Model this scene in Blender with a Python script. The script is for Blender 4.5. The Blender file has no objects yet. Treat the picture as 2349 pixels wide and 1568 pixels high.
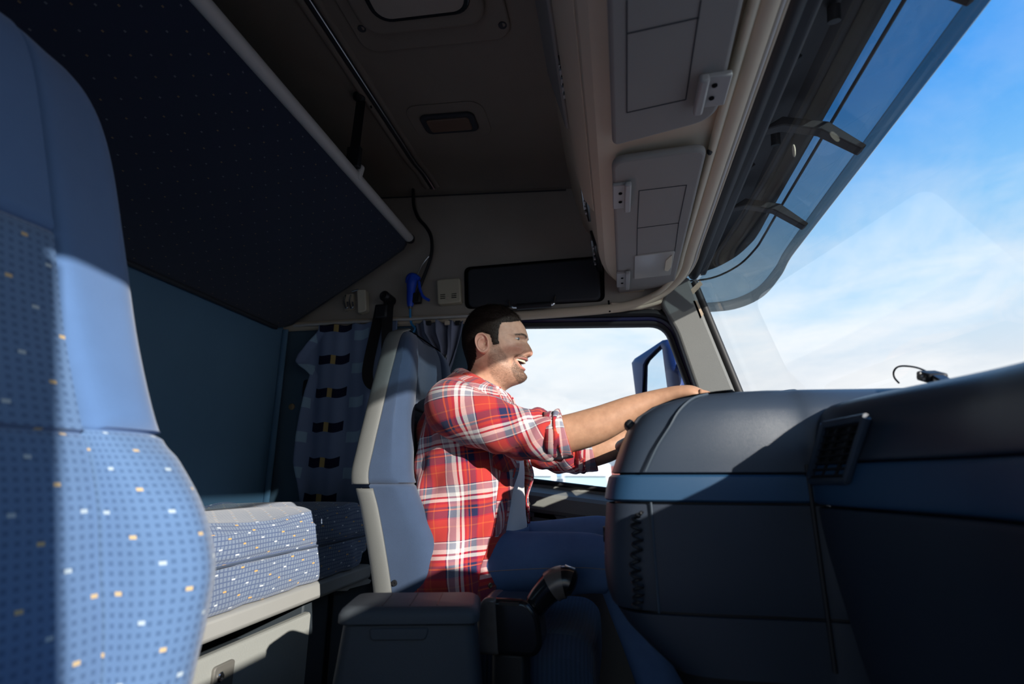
import bpy, bmesh, math, random
import numpy as np
from mathutils import Matrix, Vector
random.seed(7); rng = np.random.default_rng(7)
S = bpy.context.scene
C = S.collection
# ------------------------------------------------------------------ camera
# world: X = truck forward, Y = from the passenger door to the driver's door, Z = up, cab floor at Z 0
FPX, CXP, CYP, ZC = 1200.0, 1174.5, 784.0, 0.90
PITCH = math.atan(311 / FPX); YAW = math.atan(246 / math.hypot(FPX, 311))
cR = Vector((math.cos(YAW), math.sin(YAW), 0))
cF = Vector((-math.sin(YAW) * math.cos(PITCH), math.cos(YAW) * math.cos(PITCH), math.sin(PITCH)))
cU = cR.cross(cF)
CAM = Vector((0, 0, ZC))
cam = bpy.data.cameras.new('camera'); cam_o = bpy.data.objects.new('camera', cam); C.objects.link(cam_o)
M = Matrix((cR, cU, -cF)).transposed().to_4x4(); M.translation = CAM
cam_o.matrix_world = M
cam.sensor_fit = 'HORIZONTAL'; cam.sensor_width = 36.0; cam.lens = FPX * 36.0 / 2349.0
cam.clip_start = 0.02; cam.clip_end = 500
cam.dof.use_dof = True; cam.dof.focus_distance = 1.5; cam.dof.aperture_fstop = 2.6
S.camera = cam_o
# ------------------------------------------------------------------ exposure, sky, sun
S.view_settings.view_transform = 'Standard'; S.view_settings.look = 'None'
S.view_settings.exposure = 0.28; S.view_settings.gamma = 1.0
S.view_settings.use_curve_mapping = False
SUN_AZ, SUN_EL = math.radians(44), math.radians(18.5)
SKY = 0.92
sun = bpy.data.lights.new('sun', 'SUN'); sun.energy = 5.8; sun.angle = math.radians(0.6); sun.color = (1.0, 0.93, 0.84)
sun_o = bpy.data.objects.new('sun', sun); C.objects.link(sun_o)
sd = Vector((math.cos(SUN_AZ) * math.cos(SUN_EL), -math.sin(SUN_AZ) * math.cos(SUN_EL), math.sin(SUN_EL)))
sun_o.rotation_euler = sd.to_track_quat('Z', 'Y').to_euler(); sun_o.location = sd * 20

class NT:                                  # small node-tree helper
    def __init__(s, nt): s.nt = nt; s.n = nt.nodes; s.l = nt.links
    def add(s, t, **k):
        x = s.n.new(t)
        for a, b in k.items(): setattr(x, a, b)
        return x
    def put(s, sock, v):
        if v is None: return
        if isinstance(v, bpy.types.NodeSocket): s.l.new(v, sock)
        else:
            try: sock.default_value = v
            except Exception: sock.default_value = (*v, 1.0) if len(v) == 3 else v
    def m(s, op, a, b=None, c=None, clamp=False):
        x = s.add('ShaderNodeMath', operation=op, use_clamp=clamp)
        s.put(x.inputs[0], a); s.put(x.inputs[1], b); s.put(x.inputs[2], c)
        return x.outputs[0]
    def mix(s, f, a, b, mode='MIX'):
        x = s.add('ShaderNodeMix', data_type='RGBA', blend_type=mode)
        s.put(x.inputs[0], f); s.put(x.inputs[6], a); s.put(x.inputs[7], b)
        return x.outputs[2]
    def ramp(s, f, stops, interp='LINEAR'):
        x = s.add('ShaderNodeValToRGB'); cr = x.color_ramp; cr.interpolation = interp
        while len(cr.elements) < len(stops): cr.elements.new(0.5)
        for e, (p, c) in zip(cr.elements, stops):
            e.position = p; e.color = (*c, 1) if len(c) == 3 else c
        s.put(x.inputs[0], f); return x.outputs[0]
    def noise(s, vec, scale, detail=2.0, rough=0.5, dist=0.0):
        x = s.add('ShaderNodeTexNoise'); s.put(x.inputs['Vector'], vec)
        x.inputs['Scale'].default_value = scale; x.inputs['Detail'].default_value = detail
        x.inputs['Roughness'].default_value = rough; x.inputs['Distortion'].default_value = dist
        return x.outputs['Fac']

def make_world():
    w = bpy.data.worlds.new('sky'); S.world = w; w.use_nodes = True
    t = NT(w.node_tree); t.n.clear()
    tc = t.add('ShaderNodeTexCoord'); sep = t.add('ShaderNodeSeparateXYZ'); t.l.new(tc.outputs['Generated'], sep.inputs[0])
    z = t.m('MAXIMUM', sep.outputs[2], 0.0)
    base = t.ramp(z, [(0.0, (0.84, 0.86, 0.89)), (0.16, (0.76, 0.82, 0.89)), (0.26, (0.55, 0.77, 0.96)), (0.38, (0.28, 0.60, 0.96)),
                      (0.55, (0.055, 0.36, 0.93)), (1.0, (0.05, 0.24, 0.70))])
    den = t.m('ADD', z, 0.16)
    u = t.m('DIVIDE', sep.outputs[0], den); v = t.m('DIVIDE', sep.outputs[1], den)
    cb = t.add('ShaderNodeCombineXYZ'); t.put(cb.inputs[0], u); t.put(cb.inputs[1], v); cb.inputs[2].default_value = 3.7
    n1 = t.noise(cb.outputs[0], 0.75, 7.0, 0.62, 0.5); n2 = t.noise(cb.outputs[0], 2.1, 6.0, 0.6, 0.8)
    c1 = t.ramp(n1, [(0.42, (0, 0, 0)), (0.64, (1, 1, 1))])
    c2 = t.ramp(n2, [(0.46, (0, 0, 0)), (0.66, (1, 1, 1))])
    low = t.ramp(z, [(0.05, (1, 1, 1)), (0.30, (0.8, 0.8, 0.8)), (0.46, (0.22, 0.22, 0.22)), (0.7, (0.15, 0.15, 0.15))])
    cl = t.mix(1.0, t.mix(0.5, c1, c2, 'SCREEN'), low, 'MULTIPLY')
    sky = t.mix(cl, base, (0.98, 0.985, 1.0, 1))
    bg = t.add('ShaderNodeBackground'); t.put(bg.inputs[0], sky); bg.inputs[1].default_value = SKY
    out = t.add('ShaderNodeOutputWorld'); t.l.new(bg.outputs[0], out.inputs[0])
make_world()

# ------------------------------------------------------------------ geometry helpers
def at(px, py, X=None, Y=None, Z=None):
    """where the line of sight through a photo pixel meets a plane of the cab"""
    v = float((px - CXP) / FPX) * cR - float((py - CYP) / FPX) * cU + cF
    t = float(X / v.x if X is not None else (Y / v.y if Y is not None else (Z - ZC) / v.z))
    return CAM + t * v
def V3(a): return np.array(a, float)
def crom(pts, n):
    """Catmull-Rom resample, n points per span"""
    P = np.array(pts, float); k = len(P); out = []
    Q = np.vstack([2 * P[0] - P[1], P, 2 * P[-1] - P[-2]])
    for i in range(k - 1):
        p0, p1, p2, p3 = Q[i], Q[i + 1], Q[i + 2], Q[i + 3]
        for j in range(n):
            t = j / n
            out.append(0.5 * (2 * p1 + (p2 - p0) * t + (2 * p0 - 5 * p1 + 4 * p2 - p3) * t * t + (3 * p1 - p0 - 3 * p2 + p3) * t ** 3))
    out.append(P[-1]); return np.array(out)
class MB:
    """collects geometry for ONE mesh object"""
    def __init__(s): s.v = []; s.f = []; s.uv = []
    def add(s, verts, faces, uvs=None):
        o = len(s.v); s.v += [tuple(map(float, p)) for p in verts]; s.f += [tuple(i + o for i in f) for f in faces]
        if uvs is None: s.uv += [None] * len(faces)
        else: s.uv += uvs
        return s
    def grid(s, G, closed=False, capa=False, capb=False, uv=None):
        """G[i][j] points; closed joins last column to first; uv[i][j] optional metres"""
        G = np.asarray(G, float); n, m = G.shape[:2]
        vs = G.reshape(-1, 3); fs = []; us = []
        if uv is None:
            du = np.zeros((n, m + 1)); dv = np.zeros((n, m))
            ext = np.concatenate([G, G[:, :1]], 1)
            mid = n // 2
            row = np.concatenate([[0], np.cumsum(np.linalg.norm(np.diff(ext[mid], axis=0), axis=1))])
            du[:] = row; colm = m // 2
            col = np.concatenate([[0], np.cumsum(np.linalg.norm(np.diff(G[:, colm], axis=0), axis=1))])
            uvf = lambda i, j: (du[i, j], col[i])
        else:
            uv = np.asarray(uv, float); uvf = lambda i, j: tuple(uv[i, j])
        for i in range(n - 1):
            for j in range(m if closed else m - 1):
                k = (j + 1) % m
                fs.append((i * m + j, i * m + k, (i + 1) * m + k, (i + 1) * m + j))
                j2 = j + 1 if uv is None else k
                us.append((uvf(i, j), uvf(i, j2), uvf(i + 1, j2), uvf(i + 1, j)))
        if capa: fs.append(tuple(range(m - 1, -1, -1))); us.append(None)
        if capb: fs.append(tuple((n - 1) * m + j for j in range(m))); us.append(None)
        return s.add(vs, fs, us)
    def tube(s, pts, r, n=12, caps=True, squash=1.0, up=(0, 0, 1)):
        P = np.array(pts, float); k = len(P)
        rr = np.full(k, r, float) if np.isscalar(r) else np.array(r, float)
        T = np.gradient(P, axis=0); T /= np.linalg.norm(T, axis=1)[:, None] + 1e-12
        nrm = np.array(up, float); 
        if abs(np.dot(nrm, T[0])) > 0.95: nrm = np.array((0, 1.0, 0))
        G = []
        for i in range(k):
            nrm = nrm - np.dot(nrm, T[i]) * T[i]; nrm /= np.linalg.norm(nrm) + 1e-12
            b = np.cross(T[i], nrm)
            a = np.linspace(0, 2 * np.pi, n, endpoint=False)
            G.append(P[i] + rr[i] * (np.cos(a)[:, None] * nrm * (squash if np.isscalar(squash) else squash[i]) + np.sin(a)[:, None] * b))
        return s.grid(G, True, caps, caps)
    def box(s, c, d, rot=None):
        x, y, z = (k / 2 for k in d)
        v = [(-x, -y, -z), (x, -y, -z), (x, y, -z), (-x, y, -z), (-x, -y, z), (x, -y, z), (x, y, z), (-x, y, z)]
        if rot is not None: v = [tuple(rot @ Vector(p)) for p in v]
        v = [(p[0] + c[0], p[1] + c[1], p[2] + c[2]) for p in v]
        f = [(0, 3, 2, 1), (4, 5, 6, 7), (0, 1, 5, 4), (1, 2, 6, 5), (2, 3, 7, 6), (3, 0, 4, 7)]
        return s.add(v, f)
    def prism(s, poly, off):
        """poly: 3-D outline (list), extruded by vector off"""
        n = len(poly); P = [tuple(p) for p in poly]; Q = [tuple(np.array(p, float) + np.array(off, float)) for p in poly]
        f = [tuple(range(n)), tuple(range(2 * n - 1, n - 1, -1))] + [(i, i + n, (i + 1) % n + n, (i + 1) % n) for i in range(n)]
        return s.add(P + Q, f)
    def lathe(s, prof, origin, axis=(0, 0, 1), n=24):
        ax = Vector(axis).normalized(); q = ax.to_track_quat('Z', 'Y'); G = []
        for r, h in prof:
            G.append([tuple(Vector(origin) + q @ Vector((r * math.cos(a), r * math.sin(a), h))) for a in np.linspace(0, 2 * math.pi, n, endpoint=False)])
        return s.grid(G, True, True, True)
    def build(s, name, mat, parent=None, smooth=True, bevel=0, seg=2, sub=0, solid=0, angle=35, fix=True):
        me = bpy.data.meshes.new(name); me.from_pydata(s.v, [], s.f)
        if any(u is not None for u in s.uv):
            lay = me.uv_layers.new(name='UVMap'); k = 0; data = np.zeros(len(me.loops) * 2)
            for f, u in zip(s.f, s.uv):
                for j in range(len(f)):
                    if u is not None: data[2 * k] = u[j][0]; data[2 * k + 1] = u[j][1]
                    k += 1
            lay.data.foreach_set('uv', data)
        me.update()
        if fix:
            bm = bmesh.new(); bm.from_mesh(me); bmesh.ops.recalc_face_normals(bm, faces=bm.faces); bm.to_mesh(me); bm.free()
        o = bpy.data.objects.new(name, me); C.objects.link(o)
        if mat is not None: me.materials.append(mat)
        if smooth:
            me.shade_smooth()
            if angle: me.set_sharp_from_angle(angle=math.radians(angle))
        if solid:
            q = o.modifiers.new('solid', 'SOLIDIFY'); q.thickness = solid; q.offset = 0
        if bevel:
            q = o.modifiers.new('bevel', 'BEVEL'); q.width = bevel; q.segments = seg; q.limit_method = 'ANGLE'; q.angle_limit = math.radians(40)
            q.harden_normals = False
        if sub:
            q = o.modifiers.new('sub', 'SUBSURF'); q.levels = sub; q.render_levels = sub
        if parent is not None: set_parent(o, parent)
        return o
def set_parent(o, p):
    o.parent = p
    mw = Matrix.Translation(p.location) if p.parent is None else Matrix.Identity(4)
    o.matrix_parent_inverse = mw.inverted()
def tag(o, label=None, cat=None, group=None, kind=None):
    if label: o['label'] = label
    if cat: o['category'] = cat
    if group: o['group'] = group
    if kind: o['kind'] = kind
    return o
def thing(name, loc, label, cat, group=None):
    o = bpy.data.objects.new(name, None); C.objects.link(o); o.location = loc; o.empty_display_size = 0.05
    return tag(o, label, cat, group)
def struct(name, loc=(0, 0, 0), label=None):
    o = bpy.data.objects.new(name, None); C.objects.link(o); o.location = loc; o.empty_display_size = 0.05
    return tag(o, label, None, None, 'structure')
def rrect(w, h, r, n=6, cx=0, cy=0):
    """rounded rectangle outline, 2-D"""
    out = []
    for sx, sy, a0 in ((1, 1, 0), (-1, 1, 90), (-1, -1, 180), (1, -1, 270)):
        for i in range(n + 1):
            a = math.radians(a0 + 90 * i / n)
            out.append((cx + sx * (w / 2 - r) + r * math.cos(a), cy + sy * (h / 2 - r) + r * math.sin(a)))
    return out
def rpoly(pts, r, n=6):
    """round the corners of a 2-D polygon; r scalar or per corner"""
    P = [np.array(p, float) for p in pts]; k = len(P); out = []
    for i in range(k):
        a, b, c = P[i - 1], P[i], P[(i + 1) % k]; rr = r[i] if hasattr(r, '__len__') else r
        if rr <= 0: out.append(tuple(b)); continue
        u = a - b; v = c - b; lu = np.linalg.norm(u); lv = np.linalg.norm(v); d = min(rr, lu * 0.48, lv * 0.48)
        p, q = b + u / lu * d, b + v / lv * d
        for j in range(n + 1):
            t = j / n; out.append(tuple((1 - t) ** 2 * p + 2 * t * (1 - t) * b + t * t * q))
    return out

# ------------------------------------------------------------------ materials
def mat(name, col, rough=0.6, spec=0.4, metal=0.0, bump=0.0, bscale=400.0, vary=0.0, vscale=6.0, coat=0.0, uvbump=False):
    m = bpy.data.materials.new(name); m.use_nodes = True; t = NT(m.node_tree); b = t.n['Principled BSDF']
    tc = t.add('ShaderNodeTexCoord')
    c = (*col, 1)
    if vary:
        n = t.noise(tc.outputs['Object'], vscale, 4.0, 0.6)
        f = t.m('MULTIPLY_ADD', n, 2 * vary, 1 - vary)
        sc = t.add('ShaderNodeVectorMath', operation='SCALE'); sc.inputs[0].default_value = col; t.put(sc.inputs['Scale'], f)
        t.put(b.inputs['Base Color'], sc.outputs[0])
    else: b.inputs['Base Color'].default_value = c
    b.inputs['Roughness'].default_value = rough; b.inputs['Specular IOR Level'].default_value = spec
    b.inputs['Metallic'].default_value = metal; b.inputs['Coat Weight'].default_value = coat
    if bump:
        n = t.noise(tc.outputs['Object'], bscale, 2.0)
        q = t.add('ShaderNodeBump'); q.inputs['Strength'].default_value = bump; q.inputs['Distance'].default_value = 0.002
        t.put(q.inputs['Height'], n); t.put(b.inputs['Normal'], q.outputs[0])
    return m
def fabric(name, base, dark=None, cell=0.012, line=0.55, fleck=None, fcell=(0.05, 0.03), fsize=(0.2, 0.2), stripe=0.0, rough=0.9, weave=900.0, vary=0.12):
    """woven upholstery: fine dark grid, scattered orange and white flecks; UVs are in metres"""
    m = bpy.data.materials.new(name); m.use_nodes = True; t = NT(m.node_tree); b = t.n['Principled BSDF']
    tc = t.add('ShaderNodeTexCoord'); uv = tc.outputs['UV']
    sep = t.add('ShaderNodeSeparateXYZ'); t.l.new(uv, sep.inputs[0]); u, v = sep.outputs[0], sep.outputs[1]
    n = t.noise(tc.outputs['Object'], 9.0, 5.0, 0.65)
    f = t.m('MULTIPLY_ADD', n, 2 * vary, 1 - vary)
    sc = t.add('ShaderNodeVectorMath', operation='SCALE'); sc.inputs[0].default_value = base; t.put(sc.inputs['Scale'], f)
    col = sc.outputs[0]; h = t.noise(tc.outputs['Object'], weave, 2.0)
    if dark:
        gu = t.m('FRACT', t.m('DIVIDE', u, cell)); gv = t.m('FRACT', t.m('DIVIDE', v, cell))
        a = t.m('GREATER_THAN', gu, line); c = t.m('GREATER_THAN', gv, line)
        if fsize[0] < 0: k = t.m('MULTIPLY', a, c)          # dots
        else: k = t.m('MAXIMUM', a, c)                       # grid lines
        col = t.mix(t.m('MULTIPLY', k, 0.8 if fsize[0] > 0 else 0.5), col, dark)
        h = t.m('SUBTRACT', h, t.m('MULTIPLY', k, 0.7))
    if stripe:
        su = t.m('SINE', t.m('MULTIPLY', v, 2 * math.pi / stripe)); h = t.m('ADD', h, t.m('MULTIPLY', su, 0.8))
        col = t.mix(t.m('MULTIPLY_ADD', su, 0.18, 0.18), col, tuple(0.35 * k for k in base))
    if fleck:
        fv = t.m('DIVIDE', v, fcell[1]); row = t.m('FLOOR', fv); odd = t.m('MODULO', t.m('ABSOLUTE', row), 2.0)
        fu = t.m('ADD', t.m('DIVIDE', u, fcell[0]), t.m('MULTIPLY', row, 0.37))
        a = t.m('LESS_THAN', t.m('FRACT', fu), abs(fsize[0])); c = t.m('LESS_THAN', t.m('FRACT', fv), fsize[1])
        k = t.m('MULTIPLY', a, c)
        fc = t.mix(odd, (*fleck[0], 1), (*fleck[1], 1))
        col = t.mix(k, col, fc)
    t.put(b.inputs['Base Color'], col); b.inputs['Roughness'].default_value = rough
    b.inputs['Specular IOR Level'].default_value = 0.2
    b.inputs['Sheen Weight'].default_value = 0.25; b.inputs['Sheen Roughness'].default_value = 0.5
    q = t.add('ShaderNodeBump'); q.inputs['Strength'].default_value = 0.35; q.inputs['Distance'].default_value = 0.0015
    t.put(q.inputs['Height'], h); t.put(b.inputs['Normal'], q.outputs[0])
    return m
def glassy(name, tint=(1, 1, 1), refl=1.0, dirt=0.0):
    m = bpy.data.materials.new(name); m.use_nodes = True; t = NT(m.node_tree); t.n.clear()
    o = t.add('ShaderNodeOutputMaterial'); tr = t.add('ShaderNodeBsdfTransparent'); tr.inputs[0].default_value = (*tint, 1)
    gl = t.add('ShaderNodeBsdfGlossy'); gl.inputs['Roughness'].default_value = 0.02
    lw = t.add('ShaderNodeLayerWeight'); lw.inputs[0].default_value = 0.5          # Schlick term, the same from both sides of the pane
    fr = t.m('MULTIPLY_ADD', t.m('POWER', lw.outputs['Facing'], 5.0), 0.9, 0.05)
    mx = t.add('ShaderNodeMixShader'); t.put(mx.inputs[0], t.m('MULTIPLY', fr, refl))
    t.l.new(tr.outputs[0], mx.inputs[1]); t.l.new(gl.outputs[0], mx.inputs[2])
    last = mx.outputs[0]
    if dirt:
        tc = t.add('ShaderNodeTexCoord'); n = t.noise(tc.outputs['Object'], 3.0, 6.0, 0.7, 1.0)
        df = t.add('ShaderNodeBsdfDiffuse'); df.inputs[0].default_value = (0.8, 0.8, 0.8, 1)
        m2 = t.add('ShaderNodeMixShader'); t.put(m2.inputs[0], t.m('MULTIPLY', n, dirt)); t.l.new(last, m2.inputs[1]); t.l.new(df.outputs[0], m2.inputs[2]); last = m2.outputs[0]
    t.l.new(last, o.inputs[0]); return m
ORANGE, WHITE_T = (0.85, 0.50, 0.16), (0.75, 0.80, 0.85)
MT = dict(
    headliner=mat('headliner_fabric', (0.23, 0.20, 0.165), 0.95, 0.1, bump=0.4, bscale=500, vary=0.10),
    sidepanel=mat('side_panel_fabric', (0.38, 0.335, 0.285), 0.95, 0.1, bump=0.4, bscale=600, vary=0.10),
    beige=mat('beige_plastic', (0.58, 0.49, 0.37), 0.6, 0.3, bump=0.15, bscale=700, vary=0.08),
    beige_l=mat('light_beige_plastic', (0.66, 0.59, 0.45), 0.5, 0.3, vary=0.05),
    visor=mat('grey_visor_vinyl', (0.27, 0.26, 0.245), 0.75, 0.3, bump=0.3, bscale=900, vary=0.06),
    clip=mat('grey_clip_plastic', (0.33, 0.32, 0.31), 0.45, 0.4),
    padblack=mat('black_pad_vinyl', (0.036, 0.039, 0.046), 0.7, 0.3, bump=0.2, bscale=800),
    black=mat('black_plastic', (0.012, 0.013, 0.016), 0.5, 0.4),
    gloss=mat('gloss_black_plastic', (0.012, 0.012, 0.014), 0.18, 0.5),
    rubber=mat('black_rubber', (0.014, 0.014, 0.016), 0.55, 0.4),
    darkgap=mat('dark_gap', (0.004, 0.004, 0.005), 0.9, 0.1),
    chrome=mat('chrome', (0.75, 0.75, 0.76), 0.18, 0.5, 1.0),
    steel=mat('brushed_steel', (0.45, 0.45, 0.46), 0.35, 0.5, 1.0),
    rearwall=mat('blue_grey_wall_vinyl', (0.10, 0.20, 0.31), 0.7, 0.25, bump=0.2, bscale=500, vary=0.08),
    bluedoor=mat('dark_blue_panel', (0.075, 0.125, 0.175), 0.65, 0.3, bump=0.2, bscale=500),
    doorgrey=mat('door_grey_plastic', (0.20, 0.205, 0.19), 0.6, 0.35, bump=0.25, bscale=700),
    doorblue=mat('door_frame_dark_blue_paint', (0.008, 0.010, 0.05), 0.3, 0.5),
    pillar=mat('pillar_grey_plastic', (0.16, 0.165, 0.16), 0.6, 0.35, bump=0.25, bscale=700, vary=0.06),
    shell=mat('seat_shell_grey_plastic', (0.15, 0.155, 0.15), 0.5, 0.4, bump=0.2, bscale=900, vary=0.06),
    rail=mat('light_grey_rail_paint', (0.50, 0.48, 0.45), 0.45, 0.4, vary=0.05),
    railgrey=mat('bed_rail_grey', (0.40, 0.40, 0.385), 0.5, 0.4, vary=0.08),
    drawer=mat('drawer_grey_plastic', (0.34, 0.35, 0.33), 0.6, 0.35, bump=0.3, bscale=400, vary=0.08),
    basepanel=mat('dark_base_panel', (0.035, 0.045, 0.055), 0.6, 0.3, bump=0.2),
    boxplast=mat('charcoal_box_plastic', (0.055, 0.064, 0.075), 0.55, 0.35, bump=0.35, bscale=900, vary=0.08),
    dash=mat('charcoal_dash_plastic', (0.033, 0.048, 0.074), 0.36, 0.6, bump=0.18, bscale=1300, vary=0.10),
    dashblue=mat('blue_dash_band', (0.024, 0.075, 0.155), 0.40, 0.45, bump=0.18, bscale=1300, vary=0.06),
    dashlow=mat('dark_dash_lower', (0.028, 0.038, 0.058), 0.45, 0.4, bump=0.22, bscale=1300, vary=0.10),
    floor=mat('dark_floor_mat', (0.018, 0.018, 0.020), 0.85, 0.2, bump=0.4, bscale=200),
    belt=mat('black_webbing', (0.012, 0.012, 0.013), 0.8, 0.2, bump=0.5, bscale=1500),
    bluegun=mat('blue_plastic', (0.010, 0.07, 0.55), 0.4, 0.5),
    bluehose=mat('light_blue_hose', (0.02, 0.22, 0.50), 0.4, 0.5),
    boxbeige=mat('beige_box_plastic', (0.50, 0.45, 0.33), 0.5, 0.4),
    lens=mat('amber_light_lens', (0.16, 0.10, 0.07), 0.3, 0.5),
    lampclear=mat('clear_lamp_plastic', (0.65, 0.62, 0.52), 0.15, 0.6),
    mirrorhouse=mat('blue_mirror_housing', (0.010, 0.035, 0.17), 0.35, 0.5, vary=0.15),
    mirror=mat('mirror_glass', (0.85, 0.87, 0.9), 0.03, 0.5, 1.0),
    white=mat('white_truck_paint', (0.75, 0.77, 0.78), 0.4, 0.5),
    tglass=mat('truck_window_glass', (0.40, 0.56, 0.60), 0.15, 0.5),
    tgrey=mat('truck_grey_plastic', (0.25, 0.30, 0.35), 0.5, 0.4),
    tblue=mat('truck_blue_panel', (0.22, 0.36, 0.50), 0.5, 0.4),
    tred=mat('truck_red_panel', (0.40, 0.12, 0.08), 0.5, 0.4),
    asphalt=mat('pale_concrete_yard', (0.38, 0.37, 0.355), 0.9, 0.2, vary=0.2, vscale=0.6),
    visorext=glassy('smoked_blue_acrylic', (0.52, 0.58, 0.61), 0.8, 0.10),
    winglass=glassy('window_glass', (0.95, 0.97, 0.97), 0.9, 0.0),
    windshield=glassy('windshield_glass', (0.94, 0.96, 0.97), 1.0, 0.03),
    tape=mat('brown_packing_tape', (0.13, 0.11, 0.10), 0.25, 0.5, vary=0.3, vscale=30),
    label=mat('worn_paper_label', (0.45, 0.36, 0.27), 0.8, 0.2, vary=0.35, vscale=60),
    seat_plain=fabric('blue_seat_cloth', (0.095, 0.185, 0.385)),
    seat_grid=fabric('blue_checked_seat_cloth', (0.12, 0.215, 0.40), (0.04, 0.085, 0.19, 1), 0.0105, 0.5, ((0.62, 0.46, 0.26), (0.45, 0.54, 0.62)), (0.072, 0.030), (-0.105, 0.15)),
    dseat=fabric('navy_seat_cloth', (0.048, 0.076, 0.138), vary=0.2),
    dseat_mid=fabric('ribbed_navy_seat_cloth', (0.045, 0.075, 0.135), stripe=0.010),
    mattress=fabric('checked_mattress_cloth', (0.23, 0.29, 0.40), (0.07, 0.11, 0.24, 1), 0.0105, 0.72, (ORANGE, WHITE_T), (0.058, 0.024), (0.06, 0.42)),
    bunkcloth=fabric('navy_bunk_cloth', (0.012, 0.018, 0.040), None, 0.01, 0.5, ((0.16, 0.11, 0.06), (0.10, 0.11, 0.13)), (0.062, 0.030), (0.08, 0.12)),
)

# ================================================================== THE CAB SHELL
Y0, Y1, XR = -0.495, 1.98, -1.40           # passenger wall, driver wall, rear wall
def zceil(x): return 2.107 - 0.067 * x
def box_obj(name, c, d, m, parent=None, bevel=0.0, seg=2, rot=None):
    return MB().box(c, d, rot).build(name, m, parent, bevel=bevel, seg=seg)
def tube_obj(name, pts, r, m, parent=None, n=12, squash=1.0, up=(0, 0, 1)):
    return MB().tube(pts, r, n, True, squash, up).build(name, m, parent)
tag(box_obj('floor', (-0.4, 0.72, -0.03), (2.2, 2.90, 0.06), MT['floor']), kind='structure')
tag(box_obj('wall_rear', (XR - 0.03, 0.72, 1.07), (0.06, 2.90, 2.3), MT['rearwall']), kind='structure')
# ceiling: gently sloping lining, seen from below
xs = np.linspace(XR - 0.05, 0.05, 16)
ys = np.concatenate([np.linspace(Y0 - 0.05, 1.80, 14), np.linspace(1.84, Y1 + 0.04, 7)])
G = [[(x, y, zceil(x) - 0.05 * max(0, (y - 1.80) / 0.2) ** 2) for y in ys] for x in xs]
mb = MB().grid(G); mb.grid([[(p[0], p[1], p[2] + 0.05) for p in r] for r in G])
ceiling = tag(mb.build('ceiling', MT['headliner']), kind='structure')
ceiling.data.shade_smooth()
# driver side wall above the door
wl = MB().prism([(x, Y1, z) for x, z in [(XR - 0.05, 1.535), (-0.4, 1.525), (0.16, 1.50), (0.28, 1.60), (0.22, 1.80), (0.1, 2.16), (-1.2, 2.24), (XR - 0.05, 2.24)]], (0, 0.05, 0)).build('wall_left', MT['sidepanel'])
tag(wl, kind='structure')
sp = MB().prism([(x, Y1, z) for x, z in [(XR - 0.05, -0.05), (-0.47, -0.05), (-0.47, 1.53), (XR - 0.05, 1.536)]], (0, 0.05, 0)).build('side_panel', MT['bluedoor'], wl)
tube_obj('corner_strip', [(XR + 0.012, Y1 - 0.03, 0.0), (XR + 0.012, Y1 - 0.03, 1.52)], 0.014, MT['rearwall'], wl, squash=0.6)
tube_obj('ceiling_seam', [(x, Y1 - 0.012, zceil(x) - 0.052) for x in np.linspace(-1.38, -0.16, 12)], 0.0035, MT['padblack'], wl, n=6)
# small round cap and dark slot on the side panel behind the curtain
p = at(667, 932, Y=1.97)
MB().lathe([(0.0, 0), (0.013, 0), (0.013, 0.006), (0.006, 0.009), (0, 0.009)], (p.x, 1.98, p.z), (0, -1, 0)).build('cap', mat('brown_cap', (0.30, 0.22, 0.12), 0.5), wl)
p = at(702, 890, Y=1.97)
o = MB().prism([(p.x + a, 1.972, p.z + b) for a, b in rrect(0.035, 0.075, 0.012)], (0, 0.012, 0)).build('recess_plate', MT['black'], wl, bevel=0.002)
# passenger side wall; the photographer's door stands open, so daylight comes in here too
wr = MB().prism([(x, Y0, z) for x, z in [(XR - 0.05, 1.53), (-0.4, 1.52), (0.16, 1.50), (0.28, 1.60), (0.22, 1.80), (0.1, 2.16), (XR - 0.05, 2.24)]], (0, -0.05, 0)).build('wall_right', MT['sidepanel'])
tag(wr, kind='structure')
MB().prism([(x, Y0, z) for x, z in [(XR - 0.05, -0.05), (-0.62, -0.05), (-0.62, 1.52), (XR - 0.05, 1.53)]], (0, -0.05, 0)).build('side_panel', MT['bluedoor'], wr)
# front bulkhead below the windscreen
tag(box_obj('wall_front', (0.60, 0.72, 0.45), (0.06, 2.90, 1.0), MT['black']), kind='structure')
# ---------------------------------------------------------------- windscreen
def wsx(z): return 0.30 + (1.63 - z) * 0.28
ws = struct('window_1', (0.4, 0.93, 1.0))
G = [[(wsx(z) + 0.02 + 0.05 * (1 - ((y - 0.91) / 1.1) ** 2), y, z) for y in np.linspace(Y0, Y1 + 0.02, 24)] for z in np.linspace(0.90, 1.70, 12)]
MB().grid(G).build('pane', MT['windshield'], ws)
def ws_edge(ypos, sgn):
    return [(wsx(z) + 0.012, ypos, z) for z in np.linspace(0.92, 1.62, 10)]
tube_obj('seal', ws_edge(Y1 - 0.005, 1), 0.016, MT['rubber'], ws)
tube_obj('seal', ws_edge(Y0 + 0.005, -1), 0.016, MT['rubber'], ws)
tube_obj('chrome_strip', [(wsx(z) - 0.012, Y1 - 0.022, z) for z in np.linspace(0.95, 1.55, 8)], 0.004, MT['pillar'], ws)
tube_obj('seal', [(0.318, y, 1.652) for y in np.linspace(Y0, Y1, 20)], 0.019, MT['rubber'], ws)
MB().box((0.335, (Y0 + Y1) / 2, 1.690), (0.075, Y1 - Y0 + 0.1, 0.05)).build('frit_band', MT['black'], ws, bevel=0.008)
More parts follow.
